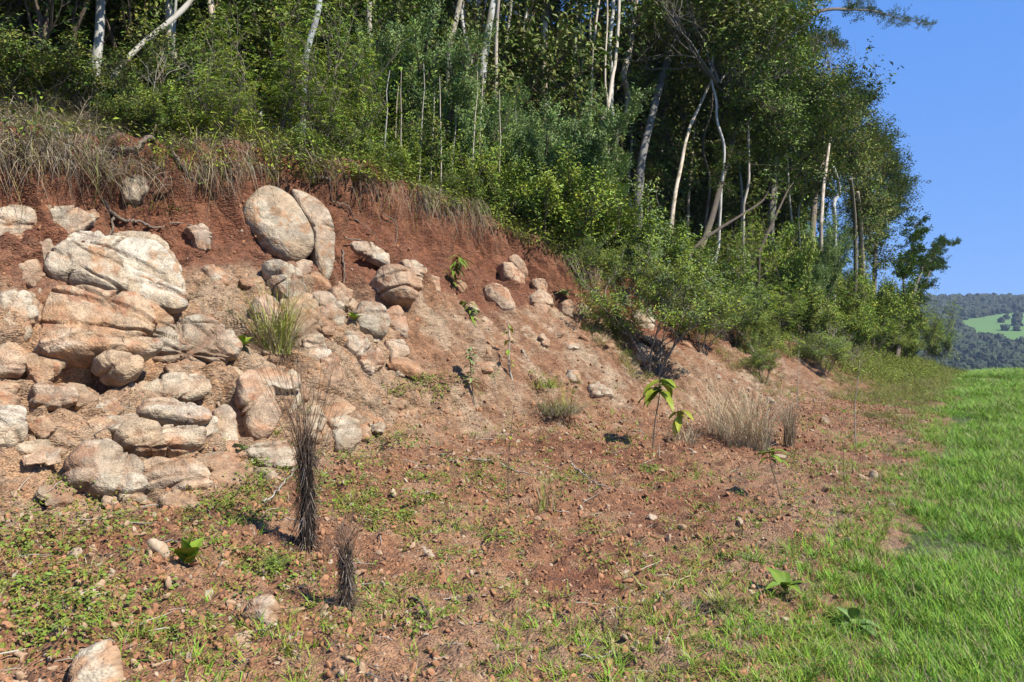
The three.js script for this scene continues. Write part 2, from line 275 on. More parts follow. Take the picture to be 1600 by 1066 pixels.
// a rock whose outline in its own plane is rad(angle); depth D to the front, block = how square the section is, size = mean radius
function rockGeo(rad, D, size, o, seed, detail) {
  const g = unitSphere(detail).clone(), p = g.attributes.position, n = p.count, C = new Float32Array(n * 3), U = new Float32Array(n * 2), rnd = rng(seed), tone = TONES[o.tone ?? 'tan'];
  const e = o.block ?? 0.62, cuts = [], cracks = [], q = seed * 3.17 % 91;
  for (let k = 0; k < (o.cuts ?? 5); k++) { const v = V(rnd() * 2 - 1, rnd() * 2 - 1, 0.15 + rnd()).normalize(); cuts.push([v, (o.tight ?? 0.66) + 0.22 * rnd()]); }
  for (let k = 0; k < (o.cracks ?? 2); k++) { const a = (o.lie ?? 0.2) + (rnd() - 0.5) * (o.spread ?? 1.2) + (k % 3 === 2 ? 1.4 : 0); cracks.push([V(-Math.sin(a), Math.cos(a), (rnd() - 0.5) * 0.6), (rnd() - 0.5) * 1.1 * size, 0.5 + rnd()]); }
  const rough = o.rough ?? 1, v = V(0, 0, 0), nn = V(0, 0, 0), cw = Math.max(0.011, size * 0.03);
  for (let i = 0; i < n; i++) {
    v.fromBufferAttribute(p, i);
    for (const [c, lim] of cuts) { const d = v.dot(c); if (d > lim) v.addScaledVector(c, (lim - d) * 0.9); }
    const rho = Math.hypot(v.x, v.y), th = Math.atan2(v.y, v.x), R = rad(th);
    const rr = Math.pow(rho, e) * (rho < 0.3 ? lerp(1, Math.pow(0.3, 1 - e) , 0) : 1), z = Math.sign(v.z) * Math.pow(Math.abs(v.z), e);
    let x = Math.cos(th) * rr * R, y = Math.sin(th) * rr * R, w = z * D * (v.z < 0 ? 0.8 : 1);
    nn.set(x / (R * R), y / (R * R), w / (D * D)).normalize();
    const X = x + q, Y = y - q, Z = w + q * 0.3, f1 = fbm(X / size * 1.1, Y / size * 1.1, Z / size * 1.1 + 0.01, 3), f2 = fbm(X * 5, Y * 7, Z * 5 + 0.01, 3), f3 = 1 - Math.abs(noise(X * 11, Y * 17, Z * 11 + 0.3));
    let d = size * rough * (0.13 * f1 + 0.03 * f3) + 0.022 * rough * f2, g0 = 0;
    for (const [c, off, wd] of cracks) { const k = Math.abs(x * c.x + y * c.y + w * c.z - off + 0.16 * size * fbm(X * 3.3, Y * 3.3, Z * 3.3, 2)); const q2 = k / (cw * wd); g0 = Math.max(g0, Math.exp(-q2 * q2)); }
    d -= g0 * Math.min(0.05, size * 0.13);
    x += nn.x * d; y += nn.y * d; w += nn.z * d;
    p.setXYZ(i, x, y, w);
    const m1 = fbm(X * 2.6, Y * 3.4, Z * 2.6 + 0.4, 4), m2 = fbm(X * 9, Y * 9, Z * 9 + 0.4, 3), m3 = fbm(X * 30, Y * 30, Z * 30 + 0.4, 2);
    let c = mixc(tone[0], tone[1], sstep(-0.12, 0.3, m1 + m2 * 0.45));
    c = mixc(c, tone[2], sstep(0.14, 0.42, m2 * 0.7 + m3 * 0.35 - m1 * 0.7) * 0.85);
    if (o.stain) c = mixc(c, TONES.white[0], sstep(0.1, 0.3, fbm(X * 2.1, Y * 5, Z * 2.1 + 8, 4)) * o.stain);
    if (o.mud) c = mixc(c, SOIL, sstep(0.05, 0.3, fbm(X * 4, Y * 3, Z * 4 + 3, 4) + 0.15) * o.mud);
    if (g0 > 0.3) c = mixc(c, SOILD, 0.35 * g0);
    const k = 1 + 0.12 * m3; C[i * 3] = c[0] * k; C[i * 3 + 1] = c[1] * k; C[i * 3 + 2] = c[2] * k;
    U[i * 2] = x + w * 0.8 + q; U[i * 2 + 1] = y + w * 0.45;
  }
  g.setAttribute('color', new THREE.BufferAttribute(C, 3)); g.setAttribute('uv', new THREE.BufferAttribute(U, 2)); g.computeVertexNormals(); return g;
}
const rockSpots = [];
let rockSeed = 11;
function tracedRock(pts, o = {}) {                            // outline taken over to the plane in which the rock lies in the bank
  let cx = 0, cy = 0; const n = pts.length / 2; for (let i = 0; i < n; i++) { cx += pts[2 * i] / n; cy += pts[2 * i + 1] / n; }
  const h = hit(cx, o.foot ?? cy), P0 = V(...[toXZ(h.s, h.t)].map(([x, z]) => [x, H(h.s, h.t), z])[0]);
  const view = V(-P0.x, EYE - P0.y, -P0.z).normalize(), nrm = baseNormal(h.s, h.t).multiplyScalar(o.lean ?? 1).addScaledVector(view, o.face ?? 0.7).normalize();
  if (o.foot) { const r = ray(cx, cy), d = -P0.z; P0.set(r.x * d, EYE + r.y * d, -d); }
  const e1 = V(0, 1, 0).cross(nrm).normalize(), e2 = nrm.clone().cross(e1), q = [];
  for (let i = 0; i < n; i++) { const r = ray(pts[2 * i], pts[2 * i + 1]), eye = V(0, EYE, 0), k = P0.clone().sub(eye).dot(nrm) / r.dot(nrm), w = r.multiplyScalar(k).add(eye).sub(P0); q.push([w.dot(e1), w.dot(e2)]); }
  const M = 96, rr = new Float32Array(M);
  for (let k = 0; k < M; k++) {
    const th = k / M * 2 * Math.PI, dx = Math.cos(th), dy = Math.sin(th); let best = 0;
    for (let i = 0; i < n; i++) { const [ax, ay] = q[i], [bx, by] = q[(i + 1) % n], ex = bx - ax, ey = by - ay, den = dx * ey - dy * ex; if (Math.abs(den) < 1e-9) continue; const tt = (ax * ey - ay * ex) / den, u = (ax * dy - ay * dx) / den; if (tt > 0 && u >= -1e-6 && u <= 1.000001) best = Math.max(best, tt); }
    rr[k] = best || 0.05;
  }
  const sm = new Float32Array(M); for (let k = 0; k < M; k++) { let a = 0; for (let j = -2; j <= 2; j++) a += rr[(k + j + M) % M]; sm[k] = a / 5 * (o.grow ?? 1.05); }
  const rad = (th) => { const k = ((th / (2 * Math.PI)) % 1 + 1) % 1 * M, i = Math.floor(k), f = k - i; return lerp(sm[i % M], sm[(i + 1) % M], f); };
  let size = 0, small = 9; for (const r of sm) { size += r / M; small = Math.min(small, r); }
  const D = (o.depth ?? 0.6) * Math.max(small, size * 0.55), seed = rockSeed++;
  const g = rockGeo(rad, D, size, o, seed, o.detail ?? (size > 0.28 ? 40 : size > 0.14 ? 26 : size > 0.07 ? 14 : 8));
  const m = new THREE.Mesh(g, mRock); m.position.copy(P0).addScaledVector(nrm, (o.out ?? 0.12) * D); m.quaternion.setFromRotationMatrix(new THREE.Matrix4().makeBasis(e1, e2, nrm));
  rockSpots.push([h.s, h.t, size]); return m;
}
function boulder(label, pts, o, group) { const m = tracedRock(pts, o); tag(m, label, 'boulder', group); return put(m, 'boulder'); }
function embedded(pts, o) { const m = tracedRock(pts, o); m.name = numbered('rock'); shade(m); bank.add(m); return m; }
// the white creased boulder: one rock of six lobes
{
  const lobes = [
    [97, 392, 104, 380, 118, 371, 148, 371, 166, 384, 173, 396, 165, 404, 132, 401],
    [69, 432, 77, 411, 98, 396, 132, 402, 168, 410, 183, 436, 189, 463, 166, 467, 122, 456, 82, 447],
    [166, 384, 176, 374, 208, 370, 240, 376, 259, 393, 246, 406, 208, 397, 182, 392],
    [167, 400, 196, 396, 232, 414, 268, 446, 286, 470, 252, 460, 204, 443, 172, 428],
    [238, 402, 262, 398, 279, 425, 287, 466, 268, 452, 246, 424],
    [192, 442, 218, 438, 258, 454, 287, 470, 284, 484, 270, 490, 240, 484, 210, 475, 190, 464]];
  const g = new THREE.Group(), all = lobes.map((l, i) => tracedRock(l, { tone: i === 1 ? 'pale' : 'white', depth: 0.8, out: 0.75, grow: 1.12, lie: -0.5, spread: 0.5, cracks: 3, rough: 0.6, cuts: 4, block: 0.5, mud: 0.08 }));
  g.position.copy(all[1].position); for (const m of all) { m.position.sub(g.position); m.name = 'lobe'; g.add(m); }
  const core = tracedRock([85, 430, 105, 385, 170, 380, 240, 385, 272, 430, 278, 475, 215, 468, 140, 455], { tone: 'white', depth: 0.42, out: 0.5, face: 0.7, cuts: 4, rough: 0.5, cracks: 3, lie: -0.5, spread: 0.4 }); core.position.sub(g.position); core.name = 'core'; g.add(core);
  tag(g, 'large creased whitish boulder of several lobes high in the rock face', 'boulder'); put(g, 'boulder');
}
boulder('smooth rounded pale boulder like a big egg, under the grassy lip', [374, 347, 384, 322, 402, 303, 425, 305, 450, 320, 470, 352, 482, 377, 479, 398, 462, 416, 443, 413, 422, 400, 398, 382, 380, 364], { tone: 'pale', depth: 0.75, out: 0.35, cracks: 0, rough: 0.45, cuts: 2, tight: 0.85, block: 0.74, mud: 0.1 });
boulder('tall curved beige boulder pressed against the egg shaped boulder', [441, 310, 464, 307, 490, 319, 508, 342, 516, 376, 514, 420, 504, 450, 488, 447, 484, 420, 484, 385, 474, 352, 460, 330], { tone: 'pale', depth: 0.95, out: 0.7, cracks: 2, rough: 0.5, cuts: 3, tight: 0.8, mud: 0.3, lie: 0.3 });
boulder('pale boulder below the egg shaped boulder, half behind the grass tuft', [408, 418, 422, 406, 446, 416, 466, 440, 477, 460, 470, 477, 450, 480, 428, 462, 414, 438], { tone: 'grey', depth: 0.9, out: 0.35, cracks: 4, rough: 0.7 });
boulder('wide orange tan boulder under the creased whitish boulder', [70, 505, 84, 466, 122, 460, 168, 474, 205, 474, 226, 495, 232, 525, 200, 543, 150, 556, 100, 552, 72, 535], { tone: 'orange', depth: 0.6, out: 0.5, cracks: 4, stain: 0.7, lie: -0.3, cuts: 7, block: 0.42, grow: 1.12, rough: 0.8 });
boulder('reddish lobe of rock wedged below the creased boulder, in its shade', [196, 474, 222, 474, 250, 490, 268, 505, 264, 526, 240, 540, 226, 520, 212, 495], { tone: 'orange', depth: 0.8, out: 0.35, cracks: 1, stain: 0.2, cuts: 3 });
boulder('long overhanging tan ledge with a dark gap beneath it', [50, 566, 62, 542, 104, 530, 168, 552, 226, 544, 244, 556, 226, 570, 180, 574, 118, 577, 74, 570], { tone: 'orange', depth: 1.5, out: 0.75, cracks: 4, stain: 0.5, cuts: 4, block: 0.5, lie: -0.2 });
boulder('grey crumbly cracked boulder beside the leafy rosette', [228, 552, 240, 528, 276, 502, 318, 504, 352, 520, 366, 540, 350, 566, 318, 578, 280, 572, 246, 570], { tone: 'grey', depth: 0.6, out: 0.3, cracks: 12, spread: 2.6, rough: 1.3, cuts: 8, block: 0.45, grow: 1.1, mud: 0.3 });
boulder('orange wedge of rock sitting in the gap below the ledge', [141, 580, 160, 571, 196, 571, 213, 580, 209, 600, 186, 611, 164, 607, 150, 593], { tone: 'orange', depth: 1.4, out: 0.7, cracks: 1, cuts: 5, block: 0.5 });
boulder('pale flat slab of rock, uppermost of the stacked slabs', [206, 654, 220, 636, 258, 631, 304, 635, 321, 650, 327, 666, 292, 671, 240, 664], { tone: 'white', depth: 1.2, out: 0.4, cracks: 3, lie: 0, spread: 0.4, stain: 0.6, mud: 0.4 });
boulder('knobbly tan slab of rock in the middle of the stacked slabs', [178, 684, 200, 666, 250, 676, 308, 674, 322, 694, 304, 713, 250, 717, 214, 714, 190, 702], { tone: 'tan', depth: 1.1, out: 0.35, cracks: 6, rough: 1.3, stain: 0.4, mud: 0.4, lie: 0.1 });
boulder('low tan slab of rock, lowest of the stacked slabs', [213, 732, 240, 724, 290, 727, 319, 740, 324, 766, 290, 777, 240, 772, 214, 760], { tone: 'tan', depth: 1.0, out: 0.35, cracks: 4, stain: 0.5, lie: 0.1, spread: 0.5, mud: 0.3 });
boulder('white rounded rock low at the left end of the rock face', [-25, 645, 10, 640, 32, 642, 41, 662, 38, 692, 18, 701, -20, 700], { tone: 'white', depth: 0.8, out: 0.3, cracks: 4, lie: -0.6 });
boulder('orange tan rounded rock beside the ledge, at the left end of the face', [-14, 548, 20, 540, 40, 554, 44, 574, 30, 590, -10, 592], { tone: 'orange', depth: 0.8, out: 0.3, cracks: 1, stain: 0.3 });
boulder('pink grey boulder with a deep notch behind the tall burnt tuft', [366, 594, 384, 582, 414, 589, 426, 618, 432, 654, 424, 672, 410, 690, 386, 682, 378, 650, 370, 622], { tone: 'pink', depth: 0.8, out: 0.35, cracks: 2, stain: 0.3, mud: 0.3 });
boulder('broad brown boulder with a pale top and a shadowed hollow below it', [574, 452, 584, 433, 610, 432, 630, 443, 640, 466, 633, 487, 610, 483, 586, 476], { tone: 'pink', depth: 1.3, out: 0.7, cracks: 2, stain: 0.4, cuts: 4 });
boulder('pale angular rock at the foot of the face beside the creeping plants', [510, 664, 534, 654, 557, 660, 560, 690, 545, 716, 520, 706], { tone: 'pale', depth: 0.7, out: 0.3, cracks: 2, cuts: 7, block: 0.5 });
boulder('tan boulder leaning left with its shaded side towards the fern', [749, 458, 768, 446, 786, 456, 802, 490, 800, 500, 776, 492, 758, 475], { tone: 'pink', depth: 0.9, out: 0.4, cracks: 1, stain: 0.3 });
boulder('pink rounded boulder upper one of two under the hanging dry grass', [789, 404, 803, 399, 815, 412, 822, 430, 818, 440, 804, 428], { tone: 'pink', depth: 0.9, out: 0.4, cracks: 0, rough: 0.6 });
boulder('pitted pink boulder lower one of two under the hanging dry grass', [776, 416, 794, 417, 812, 436, 817, 452, 802, 457, 784, 442], { tone: 'pink', depth: 0.9, out: 0.4, cracks: 1 });
boulder('block of pink tan rock with a sharp upper edge below the lip', [819, 472, 834, 459, 854, 468, 858, 484, 844, 504, 824, 496], { tone: 'pink', depth: 0.9, out: 0.4, cracks: 1, cuts: 6, block: 0.5 });
boulder('small reddish rock just above the sharp edged block', [827, 442, 844, 439, 853, 450, 849, 467, 834, 461], { tone: 'pink', depth: 0.9, out: 0.4, cracks: 0 });
boulder('lone pale rounded stone at the lower edge of the bank, above the dry mound', [878, 594, 884, 584, 896, 584, 903, 594, 900, 604, 884, 604], { tone: 'pale', depth: 1.1, out: 0.8, cracks: 0, rough: 0.6 });
// lesser rocks set in the bank
const G1 = { tone: 'tan', depth: 0.6, out: 0.38, grow: 1.3, cracks: 3, stain: 0.4, mud: 0.4, cuts: 11, tight: 0.66, block: 0.4, rough: 1.0 };
[[-8, 332, 20, 327, 44, 330, 46, 352, 30, 366, -6, 368], [47, 332, 74, 325, 72, 346, 56, 366, 46, 350], [61, 366, 80, 332, 118, 334, 145, 345, 118, 366, 92, 380, 66, 376], [122, 338, 142, 330, 153, 338, 142, 350, 126, 348], [52, 390, 74, 378, 86, 392, 72, 412, 54, 404], [4, 378, 34, 372, 48, 384, 34, 402, 10, 394], [30, 420, 52, 412, 66, 436, 50, 450, 32, 440],
  [52, 608, 74, 604, 108, 608, 112, 628, 80, 638, 54, 630], [108, 606, 132, 606, 156, 620, 152, 634, 120, 636], [214, 618, 240, 600, 276, 590, 312, 594, 316, 616, 290, 624, 240, 626], [262, 576, 290, 566, 316, 574, 300, 588, 270, 590], [112, 732, 130, 708, 164, 702, 182, 716, 206, 738, 213, 766, 190, 777, 150, 772, 118, 758], [40, 662, 70, 659, 83, 672, 66, 686, 48, 678], [36, 716, 66, 708, 68, 724, 40, 728], [68, 708, 92, 704, 94, 724, 72, 726],
  [334, 650, 350, 640, 362, 652, 364, 690, 348, 698, 336, 680], [430, 596, 452, 588, 464, 604, 462, 640, 444, 652, 432, 630], [440, 482, 474, 474, 492, 496, 489, 532, 470, 548, 446, 534], [384, 712, 402, 701, 440, 699, 456, 714, 450, 731, 418, 734], [250, 786, 274, 776, 302, 780, 306, 796, 268, 802], [340, 700, 366, 694, 376, 716, 360, 730, 342, 722], [150, 636, 176, 630, 188, 644, 168, 656, 150, 650], [138, 664, 164, 656, 176, 672, 156, 684], [0, 470, 40, 466, 52, 500, 40, 532, 2, 530], [40, 560, 76, 570, 80, 590, 60, 604, 46, 590], [270, 648, 300, 660, 330, 656, 334, 700, 310, 680]].forEach((p, i) => embedded(p, { ...G1, tone: ['pale', 'tan', 'pale', 'tan', 'grey', 'orange', 'pink'][i % 7], cracks: 2 + i % 5 }));
[[455, 420, 470, 406, 486, 412, 482, 432, 462, 434], [488, 468, 508, 464, 530, 480, 536, 505, 522, 522, 500, 512], [514, 456, 530, 449, 544, 464, 541, 486, 524, 482], [548, 382, 578, 384, 600, 400, 602, 416, 576, 408, 556, 396], [547, 502, 560, 480, 590, 485, 599, 506, 596, 532, 574, 527, 556, 521], [594, 492, 619, 487, 629, 502, 631, 532, 612, 526, 598, 516], [498, 566, 526, 560, 532, 600, 510, 612, 496, 596], [622, 418, 642, 412, 660, 430, 652, 450, 630, 446], [660, 430, 682, 440, 684, 462, 664, 458], [470, 540, 496, 530, 512, 556, 494, 572, 474, 566], [536, 524, 560, 524, 574, 544, 556, 560, 540, 550], [560, 560, 584, 552, 596, 574, 578, 588, 562, 580], [600, 536, 626, 534, 634, 556, 610, 566], [466, 652, 490, 640, 504, 664, 494, 692, 472, 690], [395, 476, 424, 470, 436, 500, 420, 524, 398, 510], [298, 352, 318, 347, 334, 362, 328, 384, 310, 388], [190, 282, 208, 268, 228, 276, 232, 296, 218, 312, 200, 308]].forEach((p, i) => embedded(p, { tone: ['pink', 'pale', 'pink', 'white', 'grey', 'pink'][i % 6], depth: 0.75, out: i > 14 ? -1.0 : 0.35, grow: 1.2, cracks: 1 + i % 4, stain: 0.35, mud: 0.4, cuts: 12, tight: 0.62, block: 0.45 }));
[[874, 478, 886, 472, 896, 484, 892, 502, 878, 496], [897, 484, 908, 478, 922, 490, 920, 506, 902, 506], [944, 504, 962, 498, 984, 512, 980, 532, 956, 528], [986, 494, 1006, 488, 1018, 504, 1014, 528, 990, 524], [980, 548, 996, 542, 1016, 556, 1010, 572, 986, 568], [905, 530, 930, 524, 944, 538, 930, 548, 910, 544], [700, 446, 716, 440, 728, 454, 716, 464], [718, 480, 738, 474, 748, 490, 730, 500], [842, 520, 862, 512, 878, 526, 862, 538], [806, 520, 824, 514, 834, 530, 816, 538], [770, 528, 790, 520, 800, 538, 782, 546], [1280, 656, 1290, 650, 1298, 664, 1290, 670]].forEach((p, i) => embedded(p, { tone: ['pink', 'tan', 'pink', 'pale'][i % 4], depth: 0.9, out: 0.4, cracks: i % 2, cuts: 6, mud: 0.3 }));
// blocks of all sizes filling the joints of the rock face
const blobs = []; for (let k = 0; k < 8; k++) { const r = rng(900 + k), ph = r() * 6; blobs.push(rockGeo((t) => 0.14 * (1 + 0.2 * Math.cos(2 * t + ph) + 0.14 * Math.cos(3 * t + ph * 2) + 0.08 * Math.cos(5 * t)), 0.065, 0.14, { tone: ['tan', 'pale', 'orange', 'pale', 'grey', 'orange', 'pink', 'tan'][k], cuts: 11, tight: 0.6, block: 0.45, cracks: 2, rough: 1.1, mud: 0.5 }, 700 + k, 10)); }
{
  const r = rng(31); let made = 0;
  for (let k = 0; k < 6000 && made < 75; k++) {
    const s = 0.6 + 15.5 * Math.pow(r(), 1.5), b = topT(s), a = toeT(s), t = lerp(a - 0.1, b - 0.5, r()), rz = rockZone(s, t), pz = paleZone(s, t); if (r() > rz + pz * 0.25) continue;
    if (s < 2.4) continue; const sc = 0.45 + 0.7 * Math.pow(r(), 1.8), big = rockSpots.some(([x, y, q]) => Math.hypot(x - s, (y - t) * 1.4) < q * 0.75); if (big) continue;
    const m = new THREE.Mesh(blobs[Math.floor(r() * 8)], mRock), n = baseNormal(s, t).addScaledVector(rdir0(r), 0.25).normalize(), p = surf(s, t);
    m.position.copy(p).addScaledVector(n, 0.006 * sc); m.quaternion.setFromRotationMatrix(new THREE.Matrix4().lookAt(n, V(0, 0, 0), V(0.25 * (r() - 0.5), 1, 0))); m.scale.set(sc * (1 + r() * 0.5), sc * (0.7 + 0.4 * r()), sc * 0.9);
    m.name = numbered('rock'); shade(m); bank.add(m); made++;
  }
}
function rdir0(r) { const z = r() * 2 - 1, a = r() * 6.2832, q = Math.sqrt(1 - z * z); return V(q * Math.cos(a), z, q * Math.sin(a)); }

// ---------- plants: the kinds ----------
const GREEN = { bright: col(0.25, 0.35, 0.036), mid: col(0.175, 0.26, 0.034), dark: col(0.065, 0.11, 0.02), grey: col(0.24, 0.315, 0.13), blue: col(0.17, 0.265, 0.105), lime: col(0.33, 0.385, 0.05), olive: col(0.235, 0.25, 0.046), dry: col(0.36, 0.28, 0.17), straw: col(0.45, 0.36, 0.21), brown: col(0.16, 0.105, 0.06) };
const tint = (c, r, a = 0.35) => { const k = 1 + (r() - 0.5) * 2 * a, h = (r() - 0.5) * 0.25; return [c[0] * k * (1 + h), c[1] * k, c[2] * k * (1 - h)]; };
const pick = (list, r) => list[Math.floor(r() * list.length)];
function rdir(r) { const z = r() * 2 - 1, a = r() * 6.2832, q = Math.sqrt(1 - z * z); return V(q * Math.cos(a), z, q * Math.sin(a)); }
const _r = V(0, 0, 0), _n = V(0, 0, 0), UP = V(0, 1, 0);
// a leaf turned to the light: its face looks up, out of the plant and a little at random
function leafAt(G, o, d, L, Wd, c, r, fold, free = 0.75) {
  const h = Math.hypot(o.x, o.z) + 0.05; _n.set(0.55 * o.x / h + (r() - 0.5) * 2 * free, 0.85 + (r() - 0.5) * 1.2 * free, 0.55 * o.z / h + (r() - 0.5) * 2 * free).normalize();
  const dd = d.clone().addScaledVector(_n, -0.8 * d.dot(_n)).normalize(); _r.crossVectors(dd, _n).normalize(); _n.crossVectors(_r, dd); G.leaf(o, dd, _r, _n, L, Wd, c, fold);
}
// a wandering limb; children and tips gathered
function limb(W, tips, p, d, len, rad, lev, r, o) {
  const n = lev ? 6 : 4, pts = [p.clone()], q = p.clone(), dd = d.clone();
  for (let k = 1; k <= n; k++) { dd.add(rdir(r).multiplyScalar(o.wander ?? 0.28)); dd.y += (o.lift ?? 0.06); dd.normalize(); q.addScaledVector(dd, len / n); pts.push(q.clone()); }
  W.tube(pts, (k) => rad * (1 - 0.75 * k) + 0.0015, o.bark, lev > 1 ? 6 : lev ? 5 : 3);
  if (!lev) { for (let k = 1; k <= n; k++) tips.push([pts[k], dd.clone()]); return; }
  const kids = o.kids?.[lev] ?? 4;
  for (let k = 0; k < kids; k++) {
    const f = lerp(o.from ?? 0.3, 1, (k + r() * 0.8) / kids), i = Math.min(n - 1, Math.floor(f * n)), at = pts[i].clone().lerp(pts[i + 1], f * n - i), out = rdir(r); out.y = Math.abs(out.y) * (o.rise ?? 0.5);
    limb(W, tips, at, out.addScaledVector(dd, 0.7).normalize(), len * (o.shrink ?? 0.55) * (0.7 + 0.6 * r()), rad * 0.5, lev - 1, r, o);
  }
}
function leaves(C, tips, r, o) {
  for (const [p, d] of tips) {
    const c0 = tint(pick(o.colors, r), r, 0.22);
    for (let k = 0; k < o.per; k++) {
      const q = rdir(r).multiplyScalar(o.puff * Math.cbrt(r())).add(p), out = rdir(r).addScaledVector(d, o.along ?? 0.5); out.y += (o.up ?? 0) - (o.droop ?? 0);
      const L = o.L * (0.6 + 0.7 * r()); leafAt(C, q, out.normalize(), L, L * o.ratio, tint(c0, r, 0.28), r, 0.3);
    }
  }
}
// a plant of one or many stems: stem mesh and foliage mesh, standing on the origin
function plantKind(seed, o) {
  const r = rng(seed), W = new Geo(), C = new Geo(), tips = [];
  for (let k = 0; k < (o.stems ?? 1); k++) {
    const a = r() * 6.28, lean = (o.splay ?? 0.1) * (0.3 + r()), b = V(Math.cos(a) * (o.foot ?? 0.05), -0.1, Math.sin(a) * (o.foot ?? 0.05)), d = V(Math.cos(a) * lean, 1, Math.sin(a) * lean).normalize();
    limb(W, tips, b, d, o.height * (0.75 + 0.35 * r()), o.rad, o.levels ?? 2, r, o);
  }
  leaves(C, tips, r, o);
  return { wood: W.build(true), leaf: C.build(), height: o.height, tips: tips.length, mat: o.mat ?? mLeaf };
}
const BK = { pale: col(0.42, 0.375, 0.30), grey: col(0.20, 0.17, 0.135), brown: col(0.12, 0.085, 0.06), white: col(0.56, 0.52, 0.45), twig: col(0.16, 0.13, 0.09) };
const K = {
  // feathery fronds of long leaflets
  frond: [1, 2, 3].map((k) => {
    const r = rng(40 + k), W = new Geo(), C = new Geo(), tips = []; const o = { bark: BK.twig, kids: { 2: 7, 1: 5 }, wander: 0.25, lift: 0.1, rise: 0.7, shrink: 0.5 };
    for (let j = 0; j < 5; j++) { const a = r() * 6.28, l = 0.15 + 0.35 * r(); limb(W, tips, V(Math.cos(a) * 0.15, -0.1, Math.sin(a) * 0.15), V(Math.cos(a) * l, 1, Math.sin(a) * l).normalize(), 2.4 * (0.7 + 0.4 * r()), 0.025, 2, r, o); }
    for (const [p, d] of tips) {
      if (r() > 0.62) continue;
      const c0 = tint(pick([GREEN.bright, GREEN.bright, GREEN.mid, GREEN.lime], r), r, 0.2), dir = rdir(r).addScaledVector(d, 0.6); dir.y *= 0.4; dir.normalize(); const len = 0.28 + 0.25 * r(), side = V(0, 1, 0).cross(dir).normalize();
      for (let m = 1; m < 9; m++) { const f = m / 9, q = p.clone().addScaledVector(dir, len * f); q.y -= 0.45 * len * f * f; for (const sg of [-1, 1]) { const ld = side.clone().multiplyScalar(sg).addScaledVector(dir, 0.75); ld.y -= 0.35 + 0.4 * r(); const L = 0.115 * (0.7 + 0.5 * r()) * (1 - 0.35 * f); leafAt(C, q, ld.normalize(), L, L * 0.24, tint(c0, r, 0.2), r, 0.2); } }
    }
    return { wood: W.build(true), leaf: C.build(), height: 3.0, mat: mLeaf };
  }),
  // grey green shrub of upright fine twigs
  broom: [1, 2, 3].map((k) => plantKind(60 + k, { stems: 9, height: 1.75, rad: 0.016, splay: 0.42, foot: 0.15, levels: 2, kids: { 2: 9, 1: 6 }, shrink: 0.36, rise: 0.9, lift: 0.14, wander: 0.14, from: 0.35, bark: BK.brown, per: 24, puff: 0.075, L: 0.052, ratio: 0.28, along: 1.0, up: 0.5, colors: [col(0.28, 0.38, 0.15), col(0.20, 0.31, 0.085), col(0.24, 0.33, 0.11), col(0.24, 0.345, 0.085)] })),
  // loose leafy bush
  bush: [1, 2, 3, 4].map((k) => plantKind(80 + k, { stems: 7, height: 1.5, rad: 0.02, splay: 0.55, foot: 0.2, levels: 2, kids: { 2: 7, 1: 5 }, shrink: 0.5, rise: 0.6, lift: 0.08, wander: 0.3, bark: BK.twig, per: 9, puff: 0.14, L: 0.085, ratio: 0.42, along: 0.5, droop: 0.15, colors: [[GREEN.bright, GREEN.mid, GREEN.lime], [GREEN.mid, GREEN.olive, GREEN.bright], [GREEN.bright, GREEN.bright, GREEN.grey], [GREEN.mid, GREEN.dark, GREEN.olive]][k - 1] })),
  // small tree or tall thicket, leafy to the ground
  thicket: [1, 2, 3, 4].map((k) => plantKind(100 + k, { stems: 4, height: 3.2, rad: 0.05, splay: 0.35, foot: 0.4, levels: 3, kids: { 3: 6, 2: 5, 1: 3 }, shrink: 0.55, rise: 0.5, lift: 0.05, wander: 0.25, from: 0.12, bark: BK.brown, per: 7, puff: 0.24, L: 0.13, ratio: 0.45, along: 0.4, droop: 0.2, colors: [[col(0.14, 0.205, 0.03), GREEN.dark, col(0.185, 0.195, 0.038)], [GREEN.dark, col(0.14, 0.205, 0.03)], [col(0.185, 0.195, 0.038), col(0.14, 0.205, 0.03)], [col(0.14, 0.205, 0.03), col(0.20, 0.275, 0.032), GREEN.dark]][k - 1] })),
  // open airy crown
  crown: [1, 2, 3].map((k) => plantKind(120 + k, { stems: 5, height: 2.0, rad: 0.024, splay: 0.8, foot: 0.05, levels: 3, kids: { 3: 4, 2: 4, 1: 3 }, shrink: 0.6, rise: 0.5, lift: 0.05, wander: 0.3, from: 0.25, bark: BK.grey, per: 6, puff: 0.2, L: 0.12, ratio: 0.42, along: 0.4, colors: [[GREEN.mid, GREEN.olive], [GREEN.mid, GREEN.dark, GREEN.olive], [GREEN.olive, GREEN.bright, GREEN.mid]][k - 1] })),
  // bare dead twigs
  twigs: [1, 2].map((k) => { const r = rng(140 + k), W = new Geo(), tips = []; for (let j = 0; j < 12; j++) limb(W, tips, V((r() - 0.5) * 1.2, -0.1, (r() - 0.5) * 0.8), V((r() - 0.5) * 1.2, 1, (r() - 0.5) * 0.8).normalize(), 1.3 * (0.5 + r()), 0.011, 2, r, { bark: pick([BK.pale, BK.grey, GREEN.dry], r), kids: { 2: 5, 1: 3 }, wander: 0.3, shrink: 0.5, rise: 0.6, lift: 0.02 }); return { wood: W.build(true), leaf: null, height: 1.7 }; }),
};
function kindGroup(kind, leafName, woodName) { const g = new THREE.Group(); part(woodName, kind.wood, mBark, g); if (kind.leaf) part(leafName, kind.leaf, kind.mat, g); return g; }
function standOn(o, s, t, sink = 0) { const [x, z] = toXZ(s, t); const p = t < topT(s) ? surf(s, t) : V(x, H(s, t), z); o.position.set(p.x, p.y - sink, p.z); }
const plantR = rng(501);
